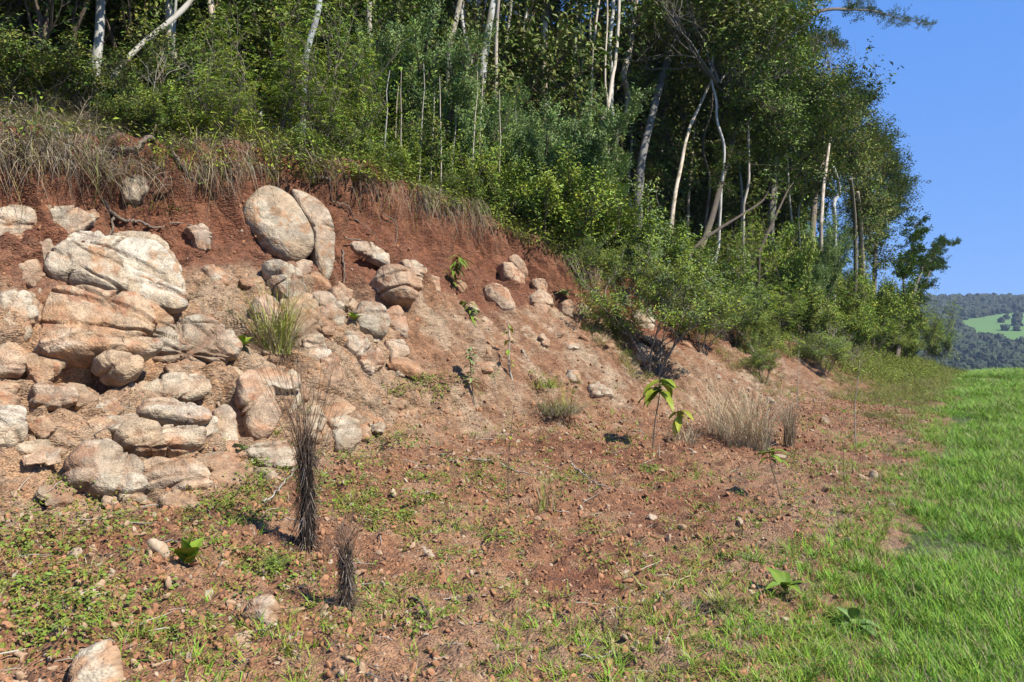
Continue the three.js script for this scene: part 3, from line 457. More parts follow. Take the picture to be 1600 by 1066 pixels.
// px = photograph column of its middle, top = row of its top, w = width in photograph pixels; t says how deep in the bank it stands
function shrub(name, kind, px, top, w, t, label, category, group) {
  const q = onPlane(px, top, t), base = H(q.s, t), hgt = Math.max(0.3, q.p.y - base), wid = w / F * q.d, g = kindGroup(kind, 'foliage', 'stems');
  if (!kind.box) { const b = new THREE.Box3().setFromBufferAttribute((kind.leaf ?? kind.wood).attributes.position); kind.box = b; }
  const b = kind.box, sy = hgt / b.max.y, sx = wid / ((b.max.x - b.min.x + b.max.z - b.min.z) / 2);
  g.scale.set(sx, sy, sx); g.rotation.y = plantR() * 6.28; standOn(g, q.s, t, 0.03); tag(g, label, category, group); return put(g, name);
}

// ---------- the wood above the bank ----------
// thickets filling the wood from the back forwards
{
  const r = rng(611);
  for (let k = 0, n = 0; k < 360; k++) {
    const s = -8 + 66 * (k / 360) + (r() - 0.5) * 1.5, row = k % 5, t = topT(s) + [3.4, 6.6, 9, 12, 16][row] + (r() - 0.5) * 1.6;
    const [x, z] = toXZ(s, t), px = CX + F * x / -z; if (z > -3 || px < -320 || px > 1500) continue;
    if (row < 1 && px > 560 && px < 1120) continue; if (row === 1 && px > 660 && px < 1120 && r() < 0.5) continue;
    const g = kindGroup(K.thicket[Math.floor(r() * 4)], 'crown', 'trunk'), sc = (row < 1 ? 0.62 : row < 2 ? 0.85 : 1.3) * (0.75 + 0.5 * r()), far = sstep(22, 40, s);
    g.scale.set(sc * 1.05, sc * (1 + 0.25 * r()) * lerp(1, 0.68, far), sc * 1.05); g.rotation.y = r() * 6.28; standOn(g, s, t, 0.1);
    tag(g, 'dense dark green thicket tree in the shade of the wood above the bank', 'tree', 'thicket trees filling the wood'); put(g, 'thicket_tree');
  }
}
function trunkTree(name, label, runs, t, bark, crownKind, o = {}) {                   // runs: [[radius at foot, radius at top, x, y, x, y ...] ...] in photograph pixels on the plane t
  const g = new THREE.Group(), G = new Geo(), r = rng(700 + Math.floor(runs[0][2])), ends = []; let base = null;
  for (const run of runs) {
    const pts = [], d0 = onPlane(run[2], run[3], t).d; let k = 0;
    for (let i = 2; i < run.length; i += 2) { const q = onPlane(run[i], run[i + 1], t + (o.lean ?? 0) * k); k++; pts.push(q.p); }
    const fine = new THREE.CatmullRomCurve3(pts).getPoints(pts.length * 14), ra = run[0] / F * d0, rb = run[1] / F * d0;
    if (!base) { const [s] = toST(fine[0].x, fine[0].z); const y = H(s, t); if (fine[0].y > y) { const f0 = fine[0].clone(); for (let m = 5; m >= 0; m--) fine.unshift(V(f0.x - (5 - m) * 0.02, lerp(y - 0.2, f0.y, m / 6), f0.z)); } base = fine[0].clone(); }
    if (crownKind) { const a = fine[fine.length - 4], b = fine[fine.length - 1].clone(), d = b.clone().sub(a).normalize(); for (let m = 1; m <= 8; m++) fine.push(b.clone().addScaledVector(d, m * 0.3)); }
    const cp = tint(bark, r, 0.12);
    G.tube(fine.map((p) => p.clone().sub(base)), (k) => lerp(ra, rb, k) * (1 + 0.1 * noise(k * 9, run[2])), (p, th, k) => { const n = noise(p.x * 7 + th * 1.3, p.y * 4, p.z * 7 + 0.5), m = noise(th * 2.2, p.y * 17, 0.2 + p.x); return mixc(cp, mixc(BK.brown, GREEN.olive, 0.3), sstep(0.05, 0.5, n + m * 0.7) * (o.lichen ?? 0.75)); }, 9);
    ends.push([fine[fine.length - 1], fine]);
  }
  g.position.copy(base);
  const wood = part('trunk', G.build(true), mBark, g);
  if (crownKind) for (const [e] of ends) { const c = new THREE.Group(), sc = (o.crown ?? 1.1) * (0.8 + 0.4 * r()); const cg = new THREE.Mesh(crownKind.leaf, mLeaf), cb = new THREE.Mesh(crownKind.wood, mBark); for (const m of [cg, cb]) { m.position.copy(e).sub(base); m.position.y -= 0.5; m.scale.set(sc * 1.2, sc, sc * 1.2); m.rotation.y = r() * 6; } cg.name = 'crown'; cb.name = 'branches'; g.add(cg, cb); }
  if (o.extra) o.extra(g, ends, base, r);
  tag(g, label, 'tree', o.group); return put(g, name);
}
const C3 = K.crown;
trunkTree('tall_tree', 'pale straight tree trunk rising behind the blue green shrub', [[6, 5, 853, 230, 851, 160, 849, 100, 851, 40, 853, -40]], 11, BK.white, C3[0]);
trunkTree('tall_tree', 'thin pale trunk standing close beside the straight pale trunk', [[3.4, 3, 866, 210, 860, 140, 858, 70, 863, 10, 868, -40]], 12, BK.pale, C3[1]);
trunkTree('tall_tree', 'white forked tree with a bent stem in the middle of the wood', [[6, 4, 963, 290, 962, 215, 977, 190, 980, 140, 975, 122, 985, 70, 992, 20, 996, -40], [4, 2.5, 962, 214, 955, 165, 956, 120, 953, 70, 958, 10, 956, -40]], 9.4, BK.white, C3[2]);
trunkTree('tall_tree', 'slender pale tree at the left of the white forked tree', [[4, 2.5, 948, 270, 947, 225, 941, 195, 950, 165, 957, 120, 961, 100, 966, 40, 968, -50]], 9.0, BK.white, null);
trunkTree('tall_tree', 'very thin white stem between the forked tree and its slender neighbour', [[2.2, 1.4, 950, 300, 951, 200, 948, 150, 946, 135, 946, 90, 949, 30, 947, -50]], 8.8, BK.white, null);
trunkTree('tall_tree', 'tan tree trunk kinked half way, between white forked and dark leaning trunks', [[6.5, 4, 986, 300, 991, 240, 988, 170, 1000, 140, 1009, 90, 1014, 40, 1020, -40], [4, 3, 1003, 135, 1020, 100, 1030, 50, 1042, -20]], 10, BK.pale, C3[0]);
trunkTree('tall_tree', 'dark brown trunk leaning right past the kinked tan tree', [[7, 4.5, 997, 310, 1003, 250, 1018, 185, 1035, 120, 1052, 70, 1072, 25, 1098, -40]], 8.6, BK.grey, C3[1], { lichen: 0.3 });
trunkTree('tall_tree', 'slender white trunk leaning right, alone against the dark wood', [[3.6, 2, 1046, 385, 1054, 310, 1064, 260, 1076, 205, 1096, 160, 1116, 115]], 7.2, BK.white, null);
trunkTree('tall_tree', 'pale trunk at the left of the pair of trunks behind the grey shrub', [[5, 4, 700, 120, 703, 70, 714, 25, 724, -40]], 10.5, BK.pale, C3[2]);
trunkTree('tall_tree', 'pale trunk forked low, middle of the three behind the grey shrub', [[6, 4, 732, 140, 728, 80, 723, 30, 721, -40], [4, 3, 738, 130, 746, 60, 746, 0, 752, -40]], 10.8, BK.pale, C3[0]);
trunkTree('tall_tree', 'thick pale trunk leaning slightly right behind the grey shrub', [[7, 5, 752, 140, 757, 85, 765, 35, 778, -40]], 10.2, BK.white, C3[1]);
trunkTree('tall_tree', 'thin grey trunk right of the thick pale trunk behind the grey shrub', [[3, 2, 786, 160, 789, 90, 796, 30, 803, -40]], 11, BK.pale, null);
trunkTree('tall_tree', 'pale trunk leaning right out of the tangle at the top left', [[5, 4, 178, 118, 200, 90, 232, 60, 262, 36, 290, 10, 330, -45]], 8.7, BK.pale, null);
trunkTree('tall_tree', 'thin pale trunk rising upright in the tangle of twigs', [[3, 2, 268, 130, 270, 80, 273, 30, 276, -30]], 8.9, BK.pale, null);
trunkTree('tall_tree', 'pale grey trunk in the gap beside the frond bush', [[5, 4, 578, 120, 577, 60, 576, 0, 575, -60]], 9.6, BK.white, null);
trunkTree('tall_tree', 'crooked pale trunk in front of the thick leaves at the right of the wood', [[3.2, 2, 1305, 350, 1303, 320, 1312, 300, 1309, 282, 1303, 262]], 4.6, BK.white, null);
trunkTree('tall_tree', 'straight pale trunk left of the crooked pale trunk', [[3.4, 2, 1283, 350, 1286, 300, 1291, 262, 1296, 225]], 4.8, BK.white, null);
trunkTree('tall_tree', 'dark trunk with a pale edge, left one of two near the end of the wood', [[3.5, 2.6, 1337, 405, 1336, 350, 1333, 310, 1329, 280]], 4.4, BK.grey, null);
trunkTree('tall_tree', 'dark trunk with a pale edge, right one of two near the end of the wood', [[3.5, 2.6, 1348, 415, 1346, 370, 1344, 335, 1340, 300]], 4.3, BK.pale, null);
trunkTree('tall_tree', 'dark crooked limb reaching up right over the bright bushes', [[3.4, 1.6, 1062, 460, 1070, 420, 1088, 385, 1120, 360, 1160, 335, 1196, 308, 1202, 290, 1201, 262]], 5.9, col(0.06, 0.046, 0.035), null, { lichen: 0.2 });
trunkTree('tall_tree', 'dark thin leaning stem among the bright bushes', [[2.6, 1.2, 1186, 395, 1204, 355, 1218, 325, 1232, 296, 1240, 285]], 5.3, col(0.06, 0.046, 0.035), null, { lichen: 0.2 });
for (const [i, [px, y0, lean, t, rad, tone]] of [[680, 130, 8, 11.5, 3, 'pale'], [812, 190, 14, 11, 3.2, 'white'], [832, 170, -6, 12, 2.6, 'pale'], [896, 220, 10, 10.6, 3.4, 'white'], [918, 240, 18, 9.8, 2.6, 'white'], [934, 250, -8, 10.4, 2.4, 'pale'], [1028, 300, 26, 9.6, 3, 'white'], [1075, 320, 30, 9, 2.6, 'pale']].entries()) trunkTree('tall_tree', ['thin pale trunk at the left edge of the open wood, above the grey shrub', 'slim white trunk between the grey shrub and the straight pale trunk', 'thin pale trunk just left of the straight pale trunk', 'slim white trunk above the right shoulder of the blue green shrub', 'thin white trunk leaning right, beside the slender pale tree', 'very thin pale trunk leaning left, beside the slender pale tree', 'slim white trunk leaning right just past the dark leaning trunk', 'thin pale trunk leaning right between dark leaning and slender white trunks'][i], [[rad, rad * 0.7, px, y0, px + lean * 0.3, y0 * 0.66, px + lean * 0.8 - 5, y0 * 0.3, px + lean * 1.3, -40]], t, BK[tone], C3[i % 3], { crown: 1.2 });
// the big leaning tree whose limb hangs out against the sky
function sprays(o) { return (g, ends, base, r) => {
  const W = new Geo(), C = new Geo(), tips = [];
  for (const [, fine] of ends) for (let i = Math.floor(fine.length * (o.from ?? 0.4)); i < fine.length; i += 1) for (let k = 0; k < (o.n ?? 1); k++) { const d = rdir(r); d.y = d.y * 0.7 + 0.1; limb(W, tips, fine[i].clone().sub(base), d.normalize(), (o.len ?? 0.8) * (0.5 + 0.8 * r()), 0.016, 1, r, { bark: BK.brown, kids: { 1: 4 }, wander: 0.3, lift: 0.03, shrink: 0.6, rise: 0.6, from: 0.2 }); }
  leaves(C, tips, r, { per: o.per ?? 6, puff: o.puff ?? 0.14, L: o.L ?? 0.11, ratio: 0.42, along: 0.5, droop: 0.15, colors: o.colors ?? [GREEN.mid, GREEN.olive, GREEN.bright] });
  part('branches', W.build(true), mBark, g); part('crown', C.build(), mLeaf, g);
}; }
trunkTree('leaning_tree', 'big leaning tree with a long limb hanging out against the sky', [[5, 3.4, 1092, 398, 1112, 342, 1128, 280, 1148, 210, 1163, 150, 1186, 98, 1215, 52, 1256, 26], [3.2, 0.8, 1256, 26, 1292, 15, 1330, 15, 1370, 18, 1406, 30, 1440, 36, 1458, 40], [2.6, 0.8, 1240, 36, 1264, 8, 1290, -20, 1330, -40], [2.4, 0.7, 1190, 94, 1225, 85, 1256, 70, 1290, 66, 1310, 72], [2.6, 1, 1166, 145, 1150, 100, 1146, 50, 1130, 0, 1120, -40], [2.6, 1, 1180, 110, 1186, 60, 1190, 20, 1196, -30], [2, 0.7, 1206, 112, 1222, 106, 1245, 90, 1262, 92]], 6.6, col(0.10, 0.08, 0.062), null, { lichen: 0.5, extra: sprays({ from: 0.3, n: 1, len: 0.75, per: 6, puff: 0.16, L: 0.1, colors: [GREEN.dark, GREEN.mid, GREEN.olive] }) });
trunkTree('open_tree', 'small open tree standing out against the sky at the end of the wood', [[4, 2, 1402, 560, 1410, 510, 1424, 470, 1446, 445], [2.2, 0.8, 1424, 470, 1438, 430, 1446, 410, 1470, 385, 1500, 380], [1.8, 0.6, 1416, 490, 1412, 440, 1424, 400, 1432, 345], [1.6, 0.6, 1440, 420, 1462, 400, 1476, 372], [1.5, 0.5, 1446, 445, 1456, 420, 1474, 412]], 3.1, BK.brown, null, { lichen: 0.2, extra: sprays({ from: 0.35, n: 1, len: 0.55, per: 8, puff: 0.14, L: 0.13, colors: [GREEN.dark, GREEN.mid] }) });
for (const [label, t, runs, seedL] of [
  ['ragged tree with bare twigs, tallest at the edge of the wood below the hanging limb', 5.2, [[5, 2, 1268, 380, 1275, 300, 1290, 240, 1312, 180, 1326, 130], [3, 1, 1290, 240, 1280, 180, 1262, 140], [3, 1, 1300, 215, 1330, 180, 1352, 150], [2, 1, 1282, 280, 1322, 245, 1356, 225]], [GREEN.olive, GREEN.mid, GREEN.dark]],
  ['round crowned tree leaning out at the edge of the wood, below the ragged tree', 4.7, [[4, 2, 1345, 420, 1346, 340, 1352, 270, 1366, 205], [2.4, 1, 1350, 290, 1372, 250, 1384, 215], [2.4, 1, 1348, 310, 1330, 260, 1325, 210]], [GREEN.olive, GREEN.olive, GREEN.mid]],
  ['lower tree with a twig poking into the sky, right of the two dark trunks', 4.2, [[4, 1.5, 1366, 460, 1368, 400, 1376, 340, 1390, 280, 1392, 262], [2, 0.8, 1372, 370, 1396, 325, 1418, 290], [2, 0.8, 1370, 390, 1350, 340, 1350, 300]], [GREEN.mid, GREEN.dark, GREEN.olive]],
  ['dark leafy tree in the gap left of the ragged tree', 5.8, [[5, 2, 1205, 330, 1212, 250, 1222, 180, 1236, 120], [3, 1, 1215, 230, 1240, 190, 1266, 170], [3, 1, 1216, 220, 1194, 180, 1180, 150]], [GREEN.dark, GREEN.mid, GREEN.mid]],
]) trunkTree('edge_tree', label, runs, t, BK.grey, null, { extra: sprays({ from: 0.25, n: 2, len: 0.9, per: 5, puff: 0.2, L: 0.125, colors: seedL }) });
{
  const r = rng(655);
  for (let k = 0; k < 42; k++) { const px = k < 34 ? 880 + 300 * (k / 33) + (r() - 0.5) * 20 : -120 + 36 * (k - 34), t = (px < 1150 ? 11 : 8.2) + 2.5 * r() + (k % 2) * 1.5, q = onPlane(px, 300, t); if (q.d > 70) continue; const g = kindGroup(K.thicket[k % 4], 'crown', 'trunk'), sc = (1.3 + 0.5 * r()) * (px > 1170 ? 0.8 : 1.15); g.scale.set(sc, sc * 1.15, sc); g.rotation.y = r() * 6.28; standOn(g, q.s, t, 0.1); tag(g, 'dense dark green thicket tree in the shade of the wood above the bank', 'tree', 'thicket trees filling the wood'); put(g, 'thicket_tree'); }
}
// tall crowns closing the wood against the sky
{
  const r = rng(633);
  for (let k = 0; k < 46; k++) {
    const px = -60 + 1330 * (k / 45) + (r() - 0.5) * 30, t = topT(12) + (px > 1080 ? -0.4 : 3) + 7 * r() * (px > 1080 ? 0.3 : 1), q = onPlane(px, 300, t); if (q.d > 46) continue;
    const g = new THREE.Group(), kind = C3[k % 3], hgt = (px > 1080 ? 7.2 : px > 560 ? 9.6 : 7.4) + 2.5 * r(), G = new Geo(), lean = (r() - 0.5) * 0.8, pts = []; for (let m = 0; m <= 40; m++) pts.push(V(lean * m / 40 + 0.2 * noise(m * 0.16, k), -0.2 + hgt * m / 40, 0.2 * noise(m * 0.16, k + 50)));
    const cp = tint(pick([BK.pale, BK.grey, BK.white], r), r, 0.15); G.tube(pts, (f) => lerp(0.06, 0.03, f), (p, th) => mixc(cp, BK.brown, sstep(0, 0.6, noise(p.x * 7 + th, p.y * 5, k + 0.5)) * 0.7), 7);
    part('trunk', G.build(true), mBark, g); const sc = 1.05 + 0.4 * r(); for (const [nm, geo, mt] of [['crown', kind.leaf, mLeaf], ['branches', kind.wood, mBark]]) { const m = part(nm, geo, mt, g); m.position.set(lean, hgt - 0.9, 0); m.scale.set(sc, sc, sc); m.rotation.y = r() * 6; }
    standOn(g, q.s, t, 0); tag(g, 'slim forest tree with a leafy crown above its bare trunk', 'tree', 'slim forest trees in the wood'); put(g, 'forest_tree');
  }
}

// ---------- bushes along the top of the bank ----------
const sh = (k, i, ...a) => shrub(...[({ frond: 'frond_bush', broom: 'broom_shrub', bush: 'leafy_bush', twigs: 'dead_twigs', thicket: 'thicket_tree' })[k], K[k][i], ...a]);
sh('frond', 0, 425, -40, 290, 7.7, 'large bright green frond bush overhanging the bank above the egg boulder', 'bush');
sh('frond', 1, 520, -20, 220, 8.3, 'tall bright frond bush beside the grey shrub, right of the large one', 'bush');
sh('frond', 2, 350, 70, 190, 7.4, 'frond bush with drooping sprays over the exposed roots', 'bush');
sh('frond', 1, 500, 100, 200, 7.4, 'lower frond bush at the edge of the grassy lip', 'bush');
sh('broom', 0, 650, 15, 240, 8.4, 'tall grey green shrub with fine upright twigs, behind the saplings', 'shrub');
sh('broom', 1, 605, 15, 140, 8.7, 'narrow grey green shrub against the pale trunk', 'shrub');
sh('broom', 2, 720, 85, 180, 8.1, 'grey green shrub leaning right of the tall grey one', 'shrub');
sh('broom', 1, 855, 100, 230, 7.5, 'big blue green shrub, broadest of its kind, in front of the pale trunks', 'shrub');
sh('broom', 2, 905, 170, 170, 7.1, 'blue green shrub low at the right of the broadest one', 'shrub');
sh('broom', 0, 800, 160, 150, 7.8, 'blue green shrub low at the left of the broadest one', 'shrub');
[[660, 150, 110, 8.3, 3], [560, 130, 110, 8.3, 1], [755, 190, 130, 7.7, 0], [880, 235, 190, 6.9, 0], [800, 260, 110, 7.3, 3], [830, 225, 170, 7.2, 0], [950, 270, 150, 6.6, 2], [720, 250, 90, 7.7, 3], [620, 200, 90, 8.0, 0], [580, 205, 90, 7.8, 2], [470, 190, 90, 7.6, 2], [260, 110, 120, 7.7, 1], [150, 60, 150, 8.4, 3], [40, 20, 170, 8.6, 3], [300, 20, 150, 8.6, 3], [210, 130, 100, 7.7, 3], [1000, 320, 150, 6.2, 2], [1055, 345, 90, 6.2, 0]].forEach(([px, y, w, t, k], i) => sh('bush', k, px, y, w * 1.3, t - 0.4, ['dark leafy bush under the tall grey shrub', 'leafy bush between the frond bushes and the grey shrub', 'olive bush at the right end of the grey shrubs', 'wide bright bush hanging over the lip under the blue green shrub', 'dark bush in the shaded hollow above the hanging dry grass', 'olive leafy bush under the broadest blue green shrub', 'olive bush at the foot of the white forked tree', 'dark low bush among the thin saplings', 'bright low bush left of the saplings', 'bright low bush under the narrow grey shrub', 'small bright bush on the lip above the tall curved boulder', 'olive bush in the tangle over the roots', 'dark bush behind the dry grass at the upper left', 'dark bush at the far upper left corner', 'dark bush behind the leaning pale trunk', 'dark vine bush above the hooked root', 'light bush below the dark leaning trunk', 'bright bush at the foot of the slender white trunk'][i], 'bush'));
// right hand bushes, towards the end of the bank
[[1110, 375, 130, 5.9, 2], [1165, 330, 130, 5.7, 0], [1215, 300, 130, 5.5, 0], [1265, 330, 120, 5.0, 2], [1310, 370, 120, 4.6, 0], [1355, 405, 110, 4.1, 0], [1400, 425, 100, 3.6, 1], [1436, 450, 90, 3.1, 2], [1462, 485, 60, 2.7, 2], [1150, 430, 120, 5.2, 2], [1210, 430, 120, 4.9, 0], [1262, 440, 110, 4.5, 1], [1320, 460, 100, 4.0, 0], [1372, 480, 100, 3.4, 0], [1412, 500, 80, 3.0, 1], [1180, 480, 90, 4.7, 1], [1095, 440, 100, 5.5, 1], [1236, 380, 110, 5.3, 2], [1290, 400, 110, 4.8, 1]].forEach(([px, y, w, t, k], i) => sh([1, 4, 7, 10, 13].includes(i) ? 'frond' : i === 3 || i === 17 ? 'broom' : 'bush', [1, 3, 4, 7, 10, 13, 17].includes(i) ? i % 3 : k, px, y, w * 1.12, t, ['light green bush left of the dark crooked limb', 'bright bush below the dark crooked limb', 'tallest bright bush behind the dark thin leaning stem', 'light bush under the straight pale trunk', 'bright bush under the crooked pale trunk', 'bright bush at the feet of the two dark trunks', 'olive bush under the tree with the poking twig', 'light bush below the small open tree', 'last small bush before the field at the end of the bank', 'light bush on the lip above the bare red scar', 'yellowish bush in the middle of the right hand bushes', 'olive bush right of the yellowish bush', 'bright bush above the dead brush on the right', 'bright low bush in shade at the right of the dead brush', 'olive low bush second from the end of the bank', 'olive low bush beside the bare red scar', 'olive bush behind the feathery shrub', 'light bush right of the tallest bright bush', 'olive bush between the pale trunks and the dead brush'][i], 'bush', null));
sh('twigs', 0, 235, 60, 170, 8.0, 'tangle of bare pale twigs leaning over the upper left bank', 'twigs');
sh('twigs', 1, 300, 30, 140, 8.4, 'tangle of bare twigs behind the frond bush with drooping sprays', 'twigs');
sh('twigs', 1, 120, 80, 150, 7.9, 'thin bare twigs rising out of the dry grass at the upper left', 'twigs');
sh('twigs', 0, 1275, 500, 110, 3.9, 'grey dead brush on the bank right of the bare red scar', 'twigs');
sh('twigs', 1, 1330, 520, 90, 3.3, 'low grey dead brush near the end of the bank', 'twigs');
sh('twigs', 1, 1130, 470, 90, 5.0, 'bare grey twigs hanging beside the bare red scar', 'twigs');

// ---------- the far side of the valley ----------
const hillY = (d, x) => -22 + (d - 430) * 0.139 + 5 * fbm(d * 0.006, x * 0.006, 1, 3) - Math.max(0, d - 960) * 0.3;
const clearing = (d, x) => { const k = x / d, mid = 700 + 160 * (k - 0.6); return k > 0.535 && Math.abs(d - mid + 14 * noise(x * 0.02, 3)) < 120 * sstep(0.53, 0.64, k); };
{
  const g = gridMesh(90, 120, (i, j) => { const d = 380 + 720 * i / 89, k = 0.2 + 1.1 * j / 119, x = d * k, f = clearing(d, x); return { p: V(x, hillY(d, x), -d), c: f ? col(0.075, 0.15, 0.025) : col(0.03, 0.045, 0.015), u: x * 0.1, v: d * 0.1 }; });
  const m = new THREE.Mesh(g, new THREE.MeshStandardMaterial({ vertexColors: true, roughness: 1 })); tag(m, null, null, null, 'structure'); put(m, 'far_hill');
  const v = gridMesh(20, 30, (i, j) => { const d = 70 + 330 * i / 19, x = d * (-0.2 + 1.6 * j / 29); return { p: V(x, lerp(-5, hillY(400, x) - 2, Math.pow(i / 19, 0.6)) - 18 * Math.sin(i / 19 * Math.PI), -d), c: col(0.04, 0.06, 0.02), u: x * 0.1, v: d * 0.1 }; });
  const mv = new THREE.Mesh(v, new THREE.MeshStandardMaterial({ vertexColors: true, roughness: 1 })); tag(mv, null, null, null, 'structure'); put(mv, 'valley_floor');
  // tree crowns of the far wood, seen as one mass
  const r = rng(77), kinds = [0, 1, 2].map((q) => { const g = unitSphere(7).clone(), p = g.attributes.position, C = new Float32Array(p.count * 3); for (let i = 0; i < p.count; i++) { const x = p.getX(i), y = p.getY(i), z = p.getZ(i), b = 0.78 + 0.3 * noise(x * 1.9 + q * 9, y * 1.9, z * 1.9 + 0.5) + 0.22 * noise(x * 5 + q, y * 5, z * 5 + 0.5), n = 1 + 0.25 * noise(x * 4 + q, y * 4, z * 4 + 3.5); p.setXYZ(i, x * b, y * b, z * b); C[i * 3] = 0.026 * n; C[i * 3 + 1] = 0.045 * n; C[i * 3 + 2] = 0.014 * n; } g.setAttribute('color', new THREE.BufferAttribute(C, 3)); g.computeVertexNormals(); return g; });
  const spots = []; for (let k = 0; k < 26000 && spots.length < 9000; k++) { const d = 420 + 620 * Math.sqrt(r()), kx = 0.42 + 0.75 * r(), x = d * kx; if (clearing(d, x) && r() < 0.985) continue; spots.push([x, d]); }
  const root = new THREE.Group(); tag(root, 'dark wooded hillside across the valley', 'forest', null, 'stuff');
  kinds.forEach((geo, q) => { const mine = spots.filter((_, i) => i % 3 === q), im = new THREE.InstancedMesh(geo, mPebble, mine.length), m = new THREE.Matrix4(), e = new THREE.Quaternion(); mine.forEach(([x, d], i) => { const w = 3.2 + 2.6 * r(); m.compose(V(x, hillY(d, x) + w * 0.5, -d), e.setFromAxisAngle(UP, r() * 6.28), V(w, w * (0.9 + 0.5 * r()), w)); im.setMatrixAt(i, m); const q = 0.6 + 0.8 * r(); im.setColorAt(i, new THREE.Color(q * (0.9 + 0.4 * r()), q, q)); }); im.name = 'tree_crowns'; root.add(im); });
  put(root, 'far_forest');
}
scene.fog = new THREE.FogExp2(new THREE.Color(0.62, 0.76, 1.0), 0.00018);

// ---------- loose stones, gravel, clods ----------
function stoneGeo(seed, detail, tone, flat = 0.7) { const r = rng(seed), a = r() * 6; return rockGeo((t) => 1 + 0.2 * Math.cos(2 * t + a) + 0.12 * Math.cos(3 * t + 2 * a), flat, 1, { tone, cuts: 9, tight: 0.55, block: 0.75, cracks: 0, rough: 0.6, mud: 0.25 }, seed, detail); }
const stoneKinds = ['tan', 'pale', 'pink', 'grey', 'brown', 'orange'].map((t, k) => stoneGeo(1200 + k, 7, t));
function lay(m, px, py, size, r, label, group) {               // a stone lying on the ground seen at that pixel
  const h = hit(px, py), p = surf(h.s, h.t), R = size / F * h.d; m.position.copy(p); m.position.y += R * 0.22; m.scale.set(R * (1 + 0.3 * r()), R * (0.7 + 0.3 * r()), R * (0.8 + 0.3 * r())); m.rotation.set((r() - 0.5) * 0.9 - 1.2, r() * 6.28, (r() - 0.5) * 0.9);
  tag(m, label, 'stone', group); return put(m, 'stone');
}
boulder('big pale block of stone at the bottom edge of the picture', [106, 1090, 110, 1052, 122, 1022, 146, 1009, 172, 1006, 186, 1022, 189, 1060, 186, 1092], { foot: 1075, lean: 0.4, tone: 'pale', depth: 0.8, out: 0, cracks: 1, cuts: 9, tight: 0.7, block: 0.55, rough: 0.7 });
boulder('pale pinkish stone with a shaded left side near the small burnt tuft', [373, 966, 390, 941, 424, 935, 436, 958, 430, 990, 404, 984], { foot: 980, lean: 0.5, tone: 'pale', depth: 0.9, out: 0.1, cracks: 1, cuts: 8, block: 0.6, mud: 0.3 });
boulder('flat pale stone sunk in the ground in front of the pinkish stone', [350, 1004, 372, 992, 410, 990, 434, 1004, 432, 1024, 404, 1032, 366, 1022], { tone: 'pale', depth: 0.5, out: 0.1, cracks: 2, cuts: 5, mud: 0.4 });
boulder('flat grey crumbling stone right of the flat pale stone', [436, 994, 462, 985, 500, 992, 498, 1010, 470, 1018, 440, 1012], { tone: 'grey', depth: 0.4, out: 0, cracks: 6, spread: 2.5, cuts: 5, mud: 0.3 });
